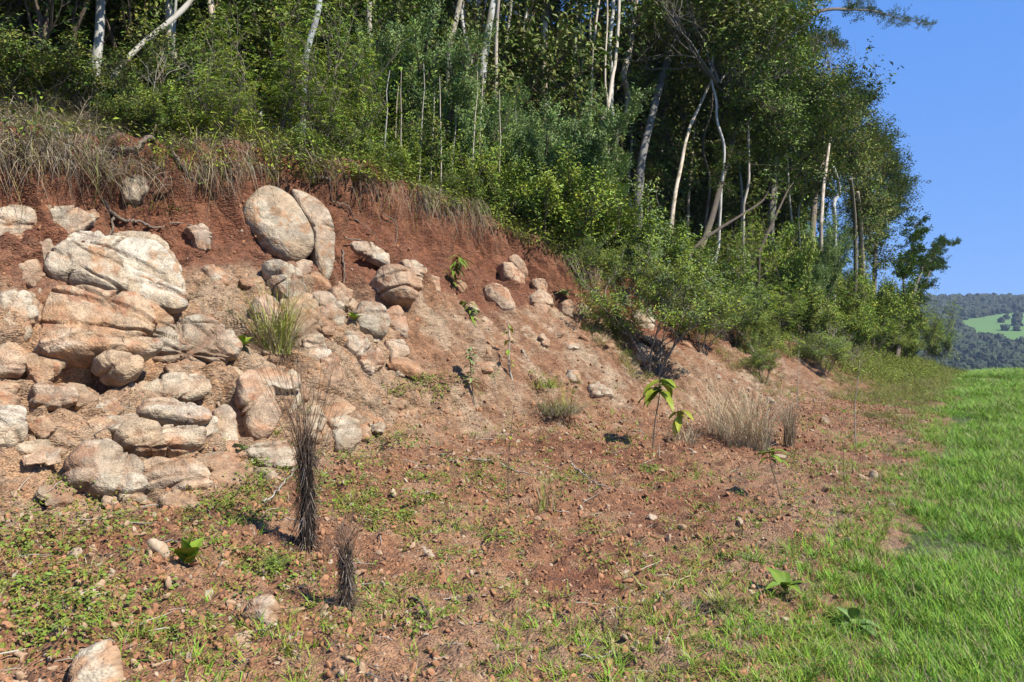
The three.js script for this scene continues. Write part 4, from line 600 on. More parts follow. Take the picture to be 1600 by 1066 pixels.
{
  const r = rng(2024);
  const list = [[138, 938, 15, 1, 'tan split stone among weeds above the big pale block'], [248, 868, 16, 1, 'pale stone half hidden behind the broad leaved plant'], [118, 862, 13, 3, 'grey stone among the weeds at the lower left'], [175, 892, 8, 3, 'small grey rounded stone on open soil at the lower left'], [178, 905, 6, 2, 'small pink stone beside the grey rounded stone'], [345, 892, 10, 1, 'pale stone right of the broad leaved plant'], [322, 930, 12, 3, 'grey stone above the flat pale stone'], [505, 968, 10, 5, 'upright reddish stone at the foot of the small burnt tuft'], [212, 1052, 11, 5, 'round red stone beside the big pale block'], [676, 783, 9, 2, 'reddish stone in the creeping weeds'], [908, 802, 7, 1, 'bright white stone on the red slope'], [948, 803, 7, 2, 'pink stone just right of the bright white stone'], [1018, 818, 8, 3, 'grey stone in the scatter of stones on the slope'], [1062, 828, 9, 0, 'larger tan stone in the scatter of stones on the slope'], [1044, 842, 7, 1, 'pale flat stone low in the scatter of stones'], [1156, 826, 8, 3, 'grey stone with grass behind it on the right slope'], [1304, 738, 7, 2, 'pink stone left in the rubble on the right'], [1346, 748, 7, 0, 'tan stone in the middle of the rubble on the right'], [1364, 746, 10, 3, 'largest grey stone in the rubble on the right'], [1410, 745, 7, 0, 'tan stone at the right end of the rubble'], [1216, 714, 9, 1, 'whitish stone behind the leafy seedling on the right'], [1310, 842, 8, 4, 'dark stone at the edge of the grass'], [1325, 850, 7, 3, 'grey stone at the edge of the grass'], [1443, 908, 9, 4, 'brown stone lying in the green grass'], [1082, 938, 5, 3, 'small blue grey pebble on bare soil'], [978, 893, 5, 1, 'small pale pebble alone on bare soil'], [992, 1010, 8, 1, 'small pale stone in the grass clump in front'], [670, 870, 7, 1, 'curled pale stone chip on the slope'], [1230, 965, 6, 1, 'pale pebble near the edge of the grass'], [640, 744, 6, 2, 'small pink stone among creeping weeds below the pale angular rock']];
  for (const [x, y, w, k, l] of list) lay(new THREE.Mesh(stoneKinds[k], mPebble), x, y, w, r, l);
  for (let k = 0; k < 190; k++) { const px = 20 + 1320 * r(), py = 700 + 366 * Math.sqrt(r()); if (px > 1140 && py > 700 + (1420 - px) * 1.1) continue; const h = hit(px, py); if (!h || h.t < 1.1 || h.t > toeT(h.s) + 0.3) continue; lay(new THREE.Mesh(stoneKinds[Math.floor(r() * 6)], mPebble), px, py, 2.6 + 4 * r() * r(), r, 'small angular stone lying loose on the red soil slope', 'small loose stones on the slope'); }
  // gravel and clods: nobody could count these
  const root = new THREE.Group(); tag(root, 'gravel and crumbs of red soil strewn over the slope', 'gravel', null, 'stuff');
  const grit = []; for (let k = 0; k < 6; k++) { const g = stoneGeo(1300 + k, 2, ['tan', 'pale', 'pink', 'grey', 'brown', 'orange'][k], 0.75); const c = g.attributes.color; if (k === 2 || k === 4 || k === 5) for (let i = 0; i < c.count; i++) c.setXYZ(i, SOIL[0] * (1.0 + 0.3 * (k - 2) / 3), SOIL[1] * (1.0 + 0.35 * (k - 2) / 3), SOIL[2] * (1.0 + 0.35 * (k - 2) / 3)); g.deleteAttribute('normal'); grit.push(g); }
  const M = new THREE.Matrix4(), q = new THREE.Quaternion(), eu = new THREE.Euler(), per = [3400, 1500, 7500, 1500, 7500, 7500];
  grit.forEach((g, kind) => {
    const im = new THREE.InstancedMesh(g, mPebble, per[kind]), rock = kind === 0 || kind === 1 || kind === 3; let n = 0;
    while (n < per[kind]) {
      const s = 0.4 + 19 * Math.pow(r(), 2.0), face = r() < 0.1, t = face ? lerp(toeT(s), topT(s) - 0.2, r()) : lerp(0.75, toeT(s) + 0.2, Math.pow(r(), 0.8));
      const pat = fbm(s * 0.8, t * 0.8, 20 + kind, 3); if (rock && r() > 0.25 + sstep(-0.1, 0.35, pat + sstep(4.5, 1.5, s) * 0.35)) continue; if (!rock && r() > 0.35 + sstep(-0.2, 0.3, pat)) continue;
      const p = surf(s, t), w = (0.0045 + 0.016 * Math.pow(r(), 3.6)) * (1 + s * 0.02); p.y += w * 0.25; M.compose(p, q.setFromEuler(eu.set(r() * 6, r() * 6, r() * 6)), V(w * (1 + 0.5 * r()), w, w)); im.setMatrixAt(n++, M);
    }
    im.name = 'grit'; root.add(im);
  });
  put(root, 'gravel');
}
// ---------- the green field and thin grass along its edge ----------
function tuftGeo(seed, n, h, spread, colors, wd, bend, foot = 0.03, tip = null) { const r = rng(seed), G = new Geo(); for (let k = 0; k < n; k++) { const a = r() * 6.28, l = spread * (0.2 + r()), q = foot * Math.sqrt(r()), b = r() * 6.28, o = V(Math.cos(b) * q, -0.015, Math.sin(b) * q), d = V(Math.cos(a) * l, 1, Math.sin(a) * l).normalize(); G.blade(o, d, V(Math.cos(a), -0.35, Math.sin(a)).normalize(), h * (0.45 + 0.65 * r()), wd * (0.7 + 0.6 * r()), tint(pick(colors, r), r, 0.25), 3, bend * (0.3 + r()), tip); } return G.build(); }
const FG = [col(0.18, 0.37, 0.03), col(0.23, 0.41, 0.035), col(0.13, 0.29, 0.035), col(0.31, 0.43, 0.055)];
const fieldTufts = [0, 1, 2, 3, 4].map((k) => tuftGeo(1400 + k, 22, 0.2, 0.28, k === 4 ? [FG[3], GREEN.straw, FG[1], GREEN.dry] : k === 3 ? [FG[2], FG[0]] : FG, 0.005, 0.5, 0.06));
const thinTufts = [0, 1, 2].map((k) => tuftGeo(1420 + k, 11, 0.11, 0.7, [GREEN.lime, GREEN.olive, GREEN.straw, FG[1], FG[3]], 0.0045, 0.7, 0.02));
function scatter(name, geos, mat, spots, parent) { const M = new THREE.Matrix4(), q = new THREE.Quaternion(), e = new THREE.Euler(); geos.forEach((g, k) => { const mine = spots.filter((_, i) => i % geos.length === k); if (!mine.length) return; const im = new THREE.InstancedMesh(g, mat, mine.length); mine.forEach(([p, sc, yaw, tx = 0, tz = 0], i) => { M.compose(p, q.setFromEuler(e.set(tx, yaw, tz)), typeof sc === 'number' ? V(sc, sc, sc) : sc); im.setMatrixAt(i, M); }); im.name = name; parent.add(im); }); }
{
  const r = rng(88), field = [], thin = [];
  for (let k = 0; k < 78000; k++) {
    const s = 1.4 * Math.pow(62 / 1.4, r()), w = 0.9 + 0.09 * s, u = r(), edge = 0.72 + 0.5 * fbm(s * 0.7, 1.1, 0, 3), t = edge + 0.7 - (4.0 + w) * Math.pow(u, 1.25), [x, z] = toXZ(s, t), y = t > -0.6 ? Math.max(surf(s, t).y - (t < 0.7 ? 0.09 * sstep(0.7, -0.2, t) : 0), fieldY(x, z)) : fieldY(x, z);
    const dens = (0.75 * sstep(edge + 0.1, edge - 1.3, t) + 0.25 * sstep(edge + 0.8, edge - 0.8, t)) * (0.7 + 0.3 * sstep(-0.45, 0.1, fbm(x * 1.6, z * 1.6, 5, 3))); if (r() > dens) continue;
    const sc = (0.6 + 0.5 * r() + 0.5 * fbm(x * 0.9, z * 0.9, 2, 3)) * (0.6 + 0.4 * sstep(edge + 0.4, edge - 1.0, t)) * (1 + s * 0.018); field.push([V(x, y - 0.01, z), V(sc * (1 + s * 0.04), sc, sc * (1 + s * 0.04)), r() * 6.28, (r() - 0.5) * 0.3, (r() - 0.5) * 0.3]);
  }
  const root = new THREE.Group(); tag(root, 'bright green grass of the sown field', 'grass', null, 'stuff'); scatter('blades', fieldTufts, mGrass, field, root); put(root, 'grass');
  for (let k = 0; k < 15000; k++) {
    const s = 0.6 * Math.pow(45 / 0.6, r()), a = toeT(s), t = lerp(0.7, a + 0.5, Math.pow(r(), 1.5)), n = fbm(s * 0.9, t * 1.2, 31, 4); if (r() > sstep(3.2, 0.9, t) * 0.75 * sstep(-0.25, 0.35, n) + sstep(0.12, 0.4, n) * 0.5 + sstep(16, 28, s) * 0.5) continue;
    const p = surf(s, t); thin.push([p, (0.6 + 0.7 * r()) * (1 + s * 0.03), r() * 6.28, (r() - 0.5) * 0.5, (r() - 0.5) * 0.5]);
  }
  const root2 = new THREE.Group(); tag(root2, 'thin pale grass scattered over the bare slope', 'grass', null, 'stuff'); scatter('blades', thinTufts, mGrass, thin, root2); put(root2, 'thin_grass');
}

// ---------- creeping weeds, undergrowth and dry grass ----------
function weedGeo(seed, n, R, h, L, ratio, colors) { const r = rng(seed), G = new Geo(); for (let k = 0; k < n; k++) { const a = r() * 6.28, q = R * Math.sqrt(r()), o = V(Math.cos(a) * q, h * (0.15 + 0.85 * r()) * (1 - 0.5 * q / R), Math.sin(a) * q), d = V(Math.cos(a) + (r() - 0.5), 0.25 * (r() - 0.3), Math.sin(a) + (r() - 0.5)).normalize(), l = L * (0.6 + 0.7 * r()); leafAt(G, o, d, l, l * ratio, tint(pick(colors, r), r, 0.3), r, 0.25, 0.5); if (k % 3 === 0) G.blade(V(o.x * 0.3, -0.02, o.z * 0.3), V(o.x * 0.7, o.y + 0.02, o.z * 0.7).normalize(), V(0, -1, 0), Math.hypot(o.x * 0.7, o.y), 0.003, GREEN.olive, 2, 0.05); } return G.build(); }
const creepers = [weedGeo(1500, 40, 0.13, 0.06, 0.024, 0.7, [GREEN.mid, col(0.19, 0.25, 0.04), GREEN.mid]), weedGeo(1501, 34, 0.1, 0.1, 0.03, 0.55, [GREEN.mid, col(0.14, 0.2, 0.035), GREEN.olive]), weedGeo(1502, 30, 0.14, 0.05, 0.022, 0.8, [col(0.23, 0.27, 0.045), GREEN.olive, GREEN.mid]), tuftGeo(1503, 16, 0.13, 0.8, [GREEN.straw, GREEN.olive, GREEN.dry, GREEN.lime], 0.0035, 0.6, 0.05), weedGeo(1504, 22, 0.1, 0.14, 0.026, 0.5, [col(0.26, 0.27, 0.05), GREEN.straw, GREEN.olive])];
const lowWeeds = [weedGeo(1510, 110, 0.24, 0.34, 0.048, 0.42, [GREEN.bright, GREEN.mid, GREEN.lime]), weedGeo(1511, 90, 0.22, 0.26, 0.04, 0.5, [GREEN.mid, GREEN.olive]), weedGeo(1512, 100, 0.27, 0.42, 0.055, 0.36, [GREEN.bright, GREEN.olive, GREEN.dark]), tuftGeo(1513, 34, 0.5, 0.5, [GREEN.olive, GREEN.straw, GREEN.dry, GREEN.lime], 0.005, 0.7, 0.1), tuftGeo(1514, 40, 0.4, 0.6, [GREEN.straw, GREEN.dry, GREEN.olive, GREEN.brown], 0.004, 0.8, 0.12)];
const hangGeo = [0, 1, 2, 3, 4].map((k) => { const r = rng(1520 + k), G = new Geo(); for (let m = 0; m < 38; m++) { const x = (r() + r() + r() - 1.5) * 0.16, L = (0.1 + 0.32 * r() * r()) * (k === 4 ? 1.5 : 1), o = V(x, 0.06 * r(), 0.12 * (r() - 0.5)), a = (r() - 0.5) * 1.6; G.blade(o, V(Math.sin(a) * 0.9, 0.15 + 0.6 * r(), 0.7).normalize(), V((r() - 0.5) * 0.8, -1, 0.25 * r()).normalize(), L, 0.0035, tint(pick([GREEN.dry, GREEN.straw, GREEN.dry, GREEN.brown, BK.grey, GREEN.olive], r), r, 0.35), 4, 0.5 + 1.1 * r()); } return G.build(); });
const mattGeo = [0, 1, 2].map((k) => { const r = rng(1540 + k), G = new Geo(); for (let m = 0; m < 60; m++) { const o = V((r() - 0.5) * 0.4, 0.16 * r() * r(), (r() - 0.5) * 0.4), d = rdir(r); d.y = Math.abs(d.y) * 0.8 - 0.1; G.blade(o, d.normalize(), V((r() - 0.5), -1, (r() - 0.5)).normalize(), 0.15 + 0.3 * r(), 0.004, tint(pick([GREEN.dry, GREEN.straw, GREEN.brown, BK.grey, GREEN.olive, GREEN.dry], r), r, 0.35), 3, 0.3 + 0.7 * r()); } return G.build(); });
{
  const r = rng(99), spots = [];
  for (const [px, py, rx, ry, n] of [[70, 880, 90, 80, 130], [160, 830, 70, 30, 30], [60, 970, 80, 50, 70], [170, 960, 120, 70, 50], [420, 745, 50, 30, 60], [400, 790, 50, 30, 50], [340, 812, 60, 22, 50], [420, 885, 45, 22, 50], [350, 870, 60, 20, 30], [545, 745, 90, 45, 110], [615, 690, 55, 16, 50], [700, 735, 80, 26, 70], [655, 605, 55, 18, 80], [610, 810, 90, 30, 60], [690, 800, 60, 24, 30], [770, 840, 40, 24, 20], [560, 790, 60, 40, 50], [850, 605, 50, 20, 40], [930, 690, 60, 30, 45], [980, 740, 60, 30, 30], [880, 730, 50, 20, 20], [1060, 800, 70, 30, 25], [1180, 800, 90, 30, 40], [1060, 740, 90, 30, 40], [100, 750, 32, 14, 16], [480, 700, 40, 12, 15], [260, 300, 60, 40, 16], [300, 970, 80, 60, 20], [640, 960, 60, 60, 6], [1240, 660, 60, 40, 40], [1320, 660, 60, 50, 50], [1380, 640, 50, 40, 60]])
    for (let k = 0; k < n * 0.4; k++) { const a = r() * 6.28, q = Math.sqrt(r()), h = hit(px + rx * q * Math.cos(a), py + ry * q * Math.sin(a)); if (!h || h.d > 45) continue; const p = surf(h.s, h.t); spots.push([p, (0.55 + 0.75 * r()) * (h.d > 12 ? 1.4 : 1), r() * 6.28, (r() - 0.5) * 0.4, (r() - 0.5) * 0.4]); }
  for (let k = 0; k < 2600; k++) { const s = 0.5 + 24 * r() * r(), t = lerp(1.0, toeT(s) + 0.5, r()), n = fbm(s * 0.8, t * 1.1, 51, 4); if (n < 0.13) continue; spots.push([surf(s, t), 0.35 + 0.6 * r(), r() * 6.28, 0.2, 0.1]); }
  const root = new THREE.Group(); tag(root, 'low creeping weeds in patches on the slope', 'weeds', null, 'stuff'); scatter('weeds', creepers, mLeaf, spots, root); put(root, 'creeping_weeds');
  const over = [], hang = [];
  for (let k = 0; k < 5200; k++) { const s = -1 + 47 * Math.pow(r(), 1.25), b = topT(s), t = b - 0.1 + 3.6 * Math.pow(r(), 1.6), late = sstep(16, 26, s), dry = s < 4.4 && r() < 0.45; if (s < 4.6 && r() < 0.5) continue; const lower = late * 1.6 * r(), tt = t - lower, [x, z] = toXZ(s, tt), p = tt < b ? surf(s, tt) : V(x, H(s, tt), z); over.push([p, (0.55 + 0.8 * r()), r() * 6.28, (r() - 0.5) * 0.3, (r() - 0.5) * 0.3, dry]); }
  const root2 = new THREE.Group(); tag(root2, 'mixed low undergrowth along the top of the bank', 'undergrowth', null, 'stuff');
  scatter('weeds', lowWeeds, mLeaf, over.filter((o) => !o[5]).map((o) => o.slice(0, 5)), root2); scatter('dry_blades', [lowWeeds[3]], mDry, over.filter((o) => o[5]).map((o) => o.slice(0, 5)), root2); put(root2, 'undergrowth');
  const yaw = Math.atan2(UF, UX);
  const matt = [];
  for (let k = 0; k < 620; k++) { const s = -0.5 + 22 * Math.pow(r(), 1.2), n = fbm(s * 1.7, 7, 0, 3); if (n < 0.06 && r() < 0.9) continue; const t = topT(s) - 0.12 + 0.26 * r(), p = t < topT(s) ? surf(s, t) : V(toXZ(s, t)[0], H(s, t) + 0.03, toXZ(s, t)[1]); hang.push([p, (0.7 + 0.9 * r() * (n > 0.2 ? 1.2 : 0.7)) * (1 + 0.2 * sstep(6, 8, s)), yaw + (r() - 0.5) * 1.3]); }
  for (let k = 0; k < 1150; k++) { const s = k < 900 ? -0.8 + 5.6 * r() : 4 + 17 * r(), t = topT(s) + (k < 900 ? -0.15 + 1.7 * Math.pow(r(), 1.2) : 0.05 + 0.6 * r()); if (fbm(s * 1.5, t * 1.5, 61, 3) < (k < 900 ? -0.3 : -0.05)) continue; const p = t < topT(s) ? surf(s, t) : V(toXZ(s, t)[0], H(s, t) + 0.02, toXZ(s, t)[1]); matt.push([p, 0.7 + 0.8 * r(), r() * 6.28, 0.2 * r(), 0.2 * r()]); }
  const root3 = new THREE.Group(); tag(root3, 'dry grass hanging over the edge of the bank', 'dry grass', null, 'stuff'); scatter('dry_blades', hangGeo, mDry, hang, root3); scatter('matted_blades', mattGeo, mDry, matt, root3); put(root3, 'dry_grass');
}

{ // fallen leaves and bits of twig
  const r = rng(123), lit = [], tw = [], A = [0, 1, 2].map((k) => { const rr = rng(1560 + k), G = new Geo(); leafAt(G, V(0, 0.004, 0), V(1, 0.1, 0), 0.045, 0.018, tint([GREEN.dry, GREEN.brown, col(0.34, 0.20, 0.12)][k], rr, 0.2), rr, 0.5, 0.5); leafAt(G, V(0.01, 0.003, 0.01), V(0.2, 0.2, 1), 0.03, 0.014, tint(GREEN.straw, rr, 0.2), rr, 0.5, 0.5); return G.build(); }), B = [0, 1].map((k) => { const G = new Geo(), rr = rng(1570 + k); G.tube([V(0, 0.004, 0), V(0.06, 0.012, 0.01), V(0.12, 0.006, 0.03 * (k - 0.5)), V(0.17, 0.01, 0.05 * (k - 0.5))], [0.003, 0.0026, 0.002, 0.001], k ? BK.pale : BK.brown, 4); return G.build(); });
  for (let k = 0; k < 5200; k++) { const s = 0.5 + 22 * Math.pow(r(), 1.8), t = lerp(0.9, toeT(s) + 0.6, r()); (k % 3 ? lit : tw).push([surf(s, t), 0.5 + 1.1 * r() * r(), r() * 6.28, (r() - 0.5) * 0.8, (r() - 0.5) * 0.8]); }
  const root = new THREE.Group(); tag(root, 'dry leaves and bits of twig littering the slope', 'litter', null, 'stuff'); scatter('dry_leaves', A, mDry, lit, root); scatter('twig_bits', B, mBark, tw, root); put(root, 'leaf_litter');
  // rank yellowish grass and weeds on the far part of the slope
  const far = []; for (let k = 0; k < 5200; k++) { const s = 11 + 34 * Math.pow(r(), 1.3), t = lerp(1.1, topT(s), r()), n = fbm(s * 0.5, t * 0.8, 71, 4); if (n < 0.2 - 0.5 * sstep(13, 25, s)) continue; far.push([surf(s, t), 0.35 + 0.55 * r(), r() * 6.28, (r() - 0.5) * 0.4, (r() - 0.5) * 0.4]); }
  const root2 = new THREE.Group(); tag(root2, 'rank yellowish grass and weeds on the far part of the slope', 'grass', null, 'stuff'); scatter('blades', [lowWeeds[4], lowWeeds[1], lowWeeds[3], thinTufts[0]], mGrass, far, root2); put(root2, 'rank_grass');
}

// ---------- single plants on the slope ----------
function bigLeaf(L, Wd, curl, fold, c, seed) {                // a broad leaf lying along +z from its stalk, curling down
  const r = rng(seed), G = new Geo(), n = 7; const rows = [];
  for (let k = 0; k <= n; k++) { const f = k / n, w = Wd * 0.5 * Math.pow(Math.sin(Math.PI * Math.pow(0.06 + 0.94 * f, 0.8)), 0.8) + 0.002, z = L * (f - 0.15 * curl * f * f), y = -L * curl * f * f * 0.55, e = []; for (const u of [-1, -0.5, 0, 0.5, 1]) { const cc = tint(u === 0 ? mixc(c, GREEN.lime, 0.35) : c, r, 0.1), wav = 0.02 * L * Math.sin(f * 9 + u * 3 + seed); e.push(G.v(u * w, y + Math.abs(u) * w * fold + wav * Math.abs(u), z, cc)); } rows.push(e); }
  for (let k = 0; k < n; k++) for (let u = 0; u < 4; u++) { G.tri(rows[k][u], rows[k][u + 1], rows[k + 1][u + 1]); G.tri(rows[k][u], rows[k + 1][u + 1], rows[k + 1][u]); }
  return G.build(true);
}
function spot(px, py) { const h = hit(px, py); return { ...h, p: surf(h.s, h.t), m: h.d / F }; }
function rosette(px, py, size, n, label, o = {}) {
  const h = spot(px, py), g = new THREE.Group(), r = rng(Math.floor(px * 7 + py)), L = size * h.m;
  const kinds = [0, 1, 2].map((k) => bigLeaf(L, L * (o.wide ?? 0.62), o.curl ?? 0.5, 0.3, tint(o.color ?? GREEN.bright, r, 0.15), 1600 + k + px));
  for (let k = 0; k < n; k++) { const m = part('leaf', kinds[k % 3], mLeaf, g); m.rotation.set(-(o.rise ?? 0.35) - 0.5 * r() + (k > n * 0.6 ? -0.5 : 0), k * 2.4 + r() * 0.5, 0, 'YXZ'); const sc = 0.65 + 0.45 * r(); m.scale.setScalar(sc); m.position.y = 0.02 + 0.03 * r(); }
  g.position.copy(h.p); tag(g, label, 'plant'); return put(g, o.name ?? 'leafy_plant');
}
rosette(370, 556, 38, 9, 'bright leafy rosette growing on the rock below the grass tuft', { wide: 0.5 });
rosette(292, 888, 50, 7, 'broad leaved plant with upright leaves behind the loose stones', { rise: 0.75, wide: 0.7 });
rosette(1226, 928, 48, 6, 'dark leaved seedling in a small hollow of red soil', { rise: 0.25, wide: 0.42, color: GREEN.mid, curl: 0.6 });
rosette(1334, 978, 42, 6, 'grey green seedling with drooping leaves at the edge of the grass', { rise: 0.3, wide: 0.45, color: col(0.17, 0.25, 0.075), curl: 0.9 });
rosette(546, 510, 20, 8, 'small green plant growing in a joint of the rocks', { wide: 0.5 });
rosette(372, 718, 20, 7, 'small bluish plant at the foot of the stacked slabs', { wide: 0.6, color: GREEN.blue });
rosette(678, 788, 12, 6, 'little bright plant beside the reddish stone', { wide: 0.6 });
rosette(1055, 505, 20, 8, 'blue green plant on the bank beside the feathery shrub', { color: GREEN.blue, wide: 0.4 });
rosette(880, 468, 22, 9, 'pale green plant hanging over the rocks under the lip', { color: GREEN.grey, wide: 0.35, curl: 0.9 });
function tuft(px, py, hpx, n, label, o) {
  const h = spot(px, py), g = new THREE.Group(), H0 = hpx * h.m; part('blades', tuftGeo(1700 + px, n, H0, o.spread, o.colors, o.wd ?? 0.006, o.bend ?? 0.6, o.foot ?? H0 * 0.12), o.mat ?? mGrass, g);
  if (o.dead) part('dead_blades', tuftGeo(1800 + px, Math.floor(n * o.dead), H0 * 0.9, o.spread * 1.2, [GREEN.straw, GREEN.dry, BK.grey], 0.004, 0.8, (o.foot ?? H0 * 0.12) * 1.1), mDry, g);
  g.position.copy(h.p); g.position.y -= 0.02; tag(g, label, 'grass tuft'); return put(g, 'grass_tuft');
}
const GY = [GREEN.lime, GREEN.straw, GREEN.olive, GREEN.lime], DR = [col(0.60, 0.49, 0.30), GREEN.straw, col(0.55, 0.44, 0.27), GREEN.straw, GREEN.dry];
tuft(432, 548, 165, 300, 'yellow green grass tuft growing on the rocks below the egg boulder', { spread: 0.45, colors: GY, bend: 0.5, dead: 0.6, foot: 0.14 });
tuft(668, 905, 22, 70, 'small bright green tuft alone on bare soil', { spread: 0.7, colors: [GREEN.bright, GREEN.mid], foot: 0.04 });
tuft(958, 982, 52, 170, 'spreading yellow green grass clump on bare soil in front', { spread: 0.9, colors: GY, dead: 0.4, foot: 0.1 });
tuft(1122, 950, 48, 110, 'upright thin grass clump right of the spreading clump', { spread: 0.5, colors: GY, dead: 0.5, foot: 0.06 });
tuft(1018, 1020, 30, 70, 'short dark green grass clump in front of the spreading clump', { spread: 0.6, colors: FG, foot: 0.05 });
tuft(1125, 684, 175, 170, 'tall dry grass tuft, left of the pale dry tufts', { spread: 0.4, colors: DR, mat: mDry, bend: 0.6, foot: 0.14, wd: 0.005 });
tuft(1162, 698, 190, 260, 'thickest pale dry grass tuft on the right of the slope', { spread: 0.45, colors: DR, mat: mDry, bend: 0.65, foot: 0.2, wd: 0.005 });
tuft(1190, 704, 150, 150, 'pale dry grass leaning right beside the thickest dry tuft', { spread: 0.4, colors: DR, mat: mDry, bend: 0.5, foot: 0.1 });
tuft(1232, 700, 100, 150, 'dry brown grass bundle standing upright by the seedling', { spread: 0.12, colors: [GREEN.dry, GREEN.brown, GREEN.straw], mat: mDry, bend: 0.2, foot: 0.07 });
tuft(862, 650, 62, 260, 'mound of grey dry grass with a green top on the slope', { spread: 1.2, colors: GY, dead: 2.2, foot: 0.28 });
tuft(840, 612, 34, 200, 'fresh green grass clump above the dry mound', { spread: 1.0, colors: [GREEN.lime, GREEN.bright, GREEN.olive], foot: 0.2 });
tuft(555, 788, 60, 60, 'thin upright green grass beside the tall burnt tuft', { spread: 0.3, colors: GY, foot: 0.1 });
tuft(855, 800, 90, 46, 'tall sparse straw stalks in the middle of the slope', { spread: 0.2, colors: [GREEN.straw, GREEN.lime, GREEN.dry], bend: 0.25, foot: 0.08 });
tuft(1065, 690, 60, 120, 'dry grass under the broad leaved sapling', { spread: 0.7, colors: DR, mat: mDry, foot: 0.2 });
tuft(205, 1008, 60, 24, 'few tall green blades behind the big pale block', { spread: 0.25, colors: [GREEN.bright, GREEN.lime], foot: 0.04 });
tuft(228, 1000, 55, 22, 'few yellow green blades right of the big pale block', { spread: 0.3, colors: GY, foot: 0.03 });
// the burnt tufts: a dense shaft of charred fibres with thin stalks
function burnt(px, py, shaftPx, stalkPx, wPx, nStalk, ash, warm, label) {
  const h = spot(px, py), g = new THREE.Group(), r = rng(1900 + px), A = new Geo(), B = new Geo(), m = h.m, hs = shaftPx * m, w = wPx * 0.5 * m, ht = stalkPx * m, INK = col(0.03 * warm, 0.024 * warm, 0.02 * warm), ASH = col(0.27, 0.235, 0.20), CH = col(0.08 * warm, 0.06 * warm, 0.048 * warm);
  for (let k = 0; k < 1500; k++) { const a = r() * 6.28, q = w * Math.pow(r(), 0.45), y = hs * Math.pow(r(), 0.95) * 0.96, f = y / hs, nar = 1 - 0.3 * f * f, o = V(Math.cos(a) * q * nar, y - 0.02, Math.sin(a) * q * nar), d = V(Math.cos(a) * 0.3 + (r() - 0.5) * 0.8, (r() < 0.6 ? -1 : 1) * (0.6 + r()), Math.sin(a) * 0.2 + (r() - 0.5) * 0.55).normalize(), u = r(); A.blade(o, d, V(Math.cos(a), -0.6, Math.sin(a)).normalize(), hs * (0.05 + 0.13 * r()), 0.002 + 0.0035 * r(), tint(u < ash ? ASH : u < 0.6 ? CH : INK, r, 0.45), 2, 0.5 * r()); }
  A.tube([V(0, -0.05, 0), V(0.01, hs * 0.35, 0), V(0, hs * 0.7, 0.01), V(0, hs * 0.9, 0)], [w * 0.7, w * 0.62, w * 0.5, w * 0.2], INK, 8);
  for (let k = 0; k < nStalk; k++) { const a = r() * 6.28, l = 0.5 * Math.pow(r(), 0.8), L = (ht - hs * 0.7) * (0.5 + 0.55 * r()), o = V(Math.cos(a) * w * 0.4, hs * (0.55 + 0.4 * r()), Math.sin(a) * w * 0.4), d = V(Math.cos(a) * l, 1, Math.sin(a) * l).normalize(), pts = []; for (let i = 0; i <= 6; i++) { const f = i / 6; pts.push(o.clone().addScaledVector(d, L * f).add(V(Math.cos(a) * 0.03 * f * f + 0.02 * noise(k, f * 3), -0.02 * f * f, Math.sin(a) * 0.03 * f * f + 0.02 * noise(k + 9, f * 3)))); } B.tube(pts, (f) => 0.0022 * (1 - 0.7 * f), tint(r() < 0.3 ? CH : col(0.15, 0.105, 0.075), r, 0.4), 3); if (k % 2 === 0) for (let i = 2; i < 6; i++) B.blade(pts[i], V((r() - 0.5), 0.9, (r() - 0.5)).normalize(), V(Math.cos(a), 0, Math.sin(a)), 0.04 + 0.06 * r(), 0.0025, CH, 2, 0.2); }
  for (let k = 0; k < 150; k++) { const a = r() * 6.28, q = w * (0.5 + 0.6 * r()), o = V(Math.cos(a) * q, 0.03 * r() - 0.01, Math.sin(a) * q); A.blade(o, V(Math.cos(a) * (0.6 + r()), 0.2 + 1.2 * r(), Math.sin(a) * (0.6 + r())).normalize(), V(Math.cos(a), -1, Math.sin(a)).normalize(), hs * (0.08 + 0.22 * r()), 0.003, tint(r() < 0.5 ? CH : r() < 0.5 ? ASH : col(0.2, 0.14, 0.09), r, 0.4), 3, 0.3 + 0.7 * r()); }
  part('charred_shaft', A.build(), mBurnt, g); part('stalks', B.build(), mBurnt, g); g.position.copy(h.p); tag(g, label, 'burnt tuft'); return put(g, 'burnt_tuft');
}
burnt(478, 860, 190, 335, 34, 64, 0.22, 0.9, 'tall burnt black tuft with thin stalks fanning out at its top');
burnt(539, 962, 100, 150, 28, 46, 0.3, 1.9, 'short burnt brown tuft in front of the tall burnt one');
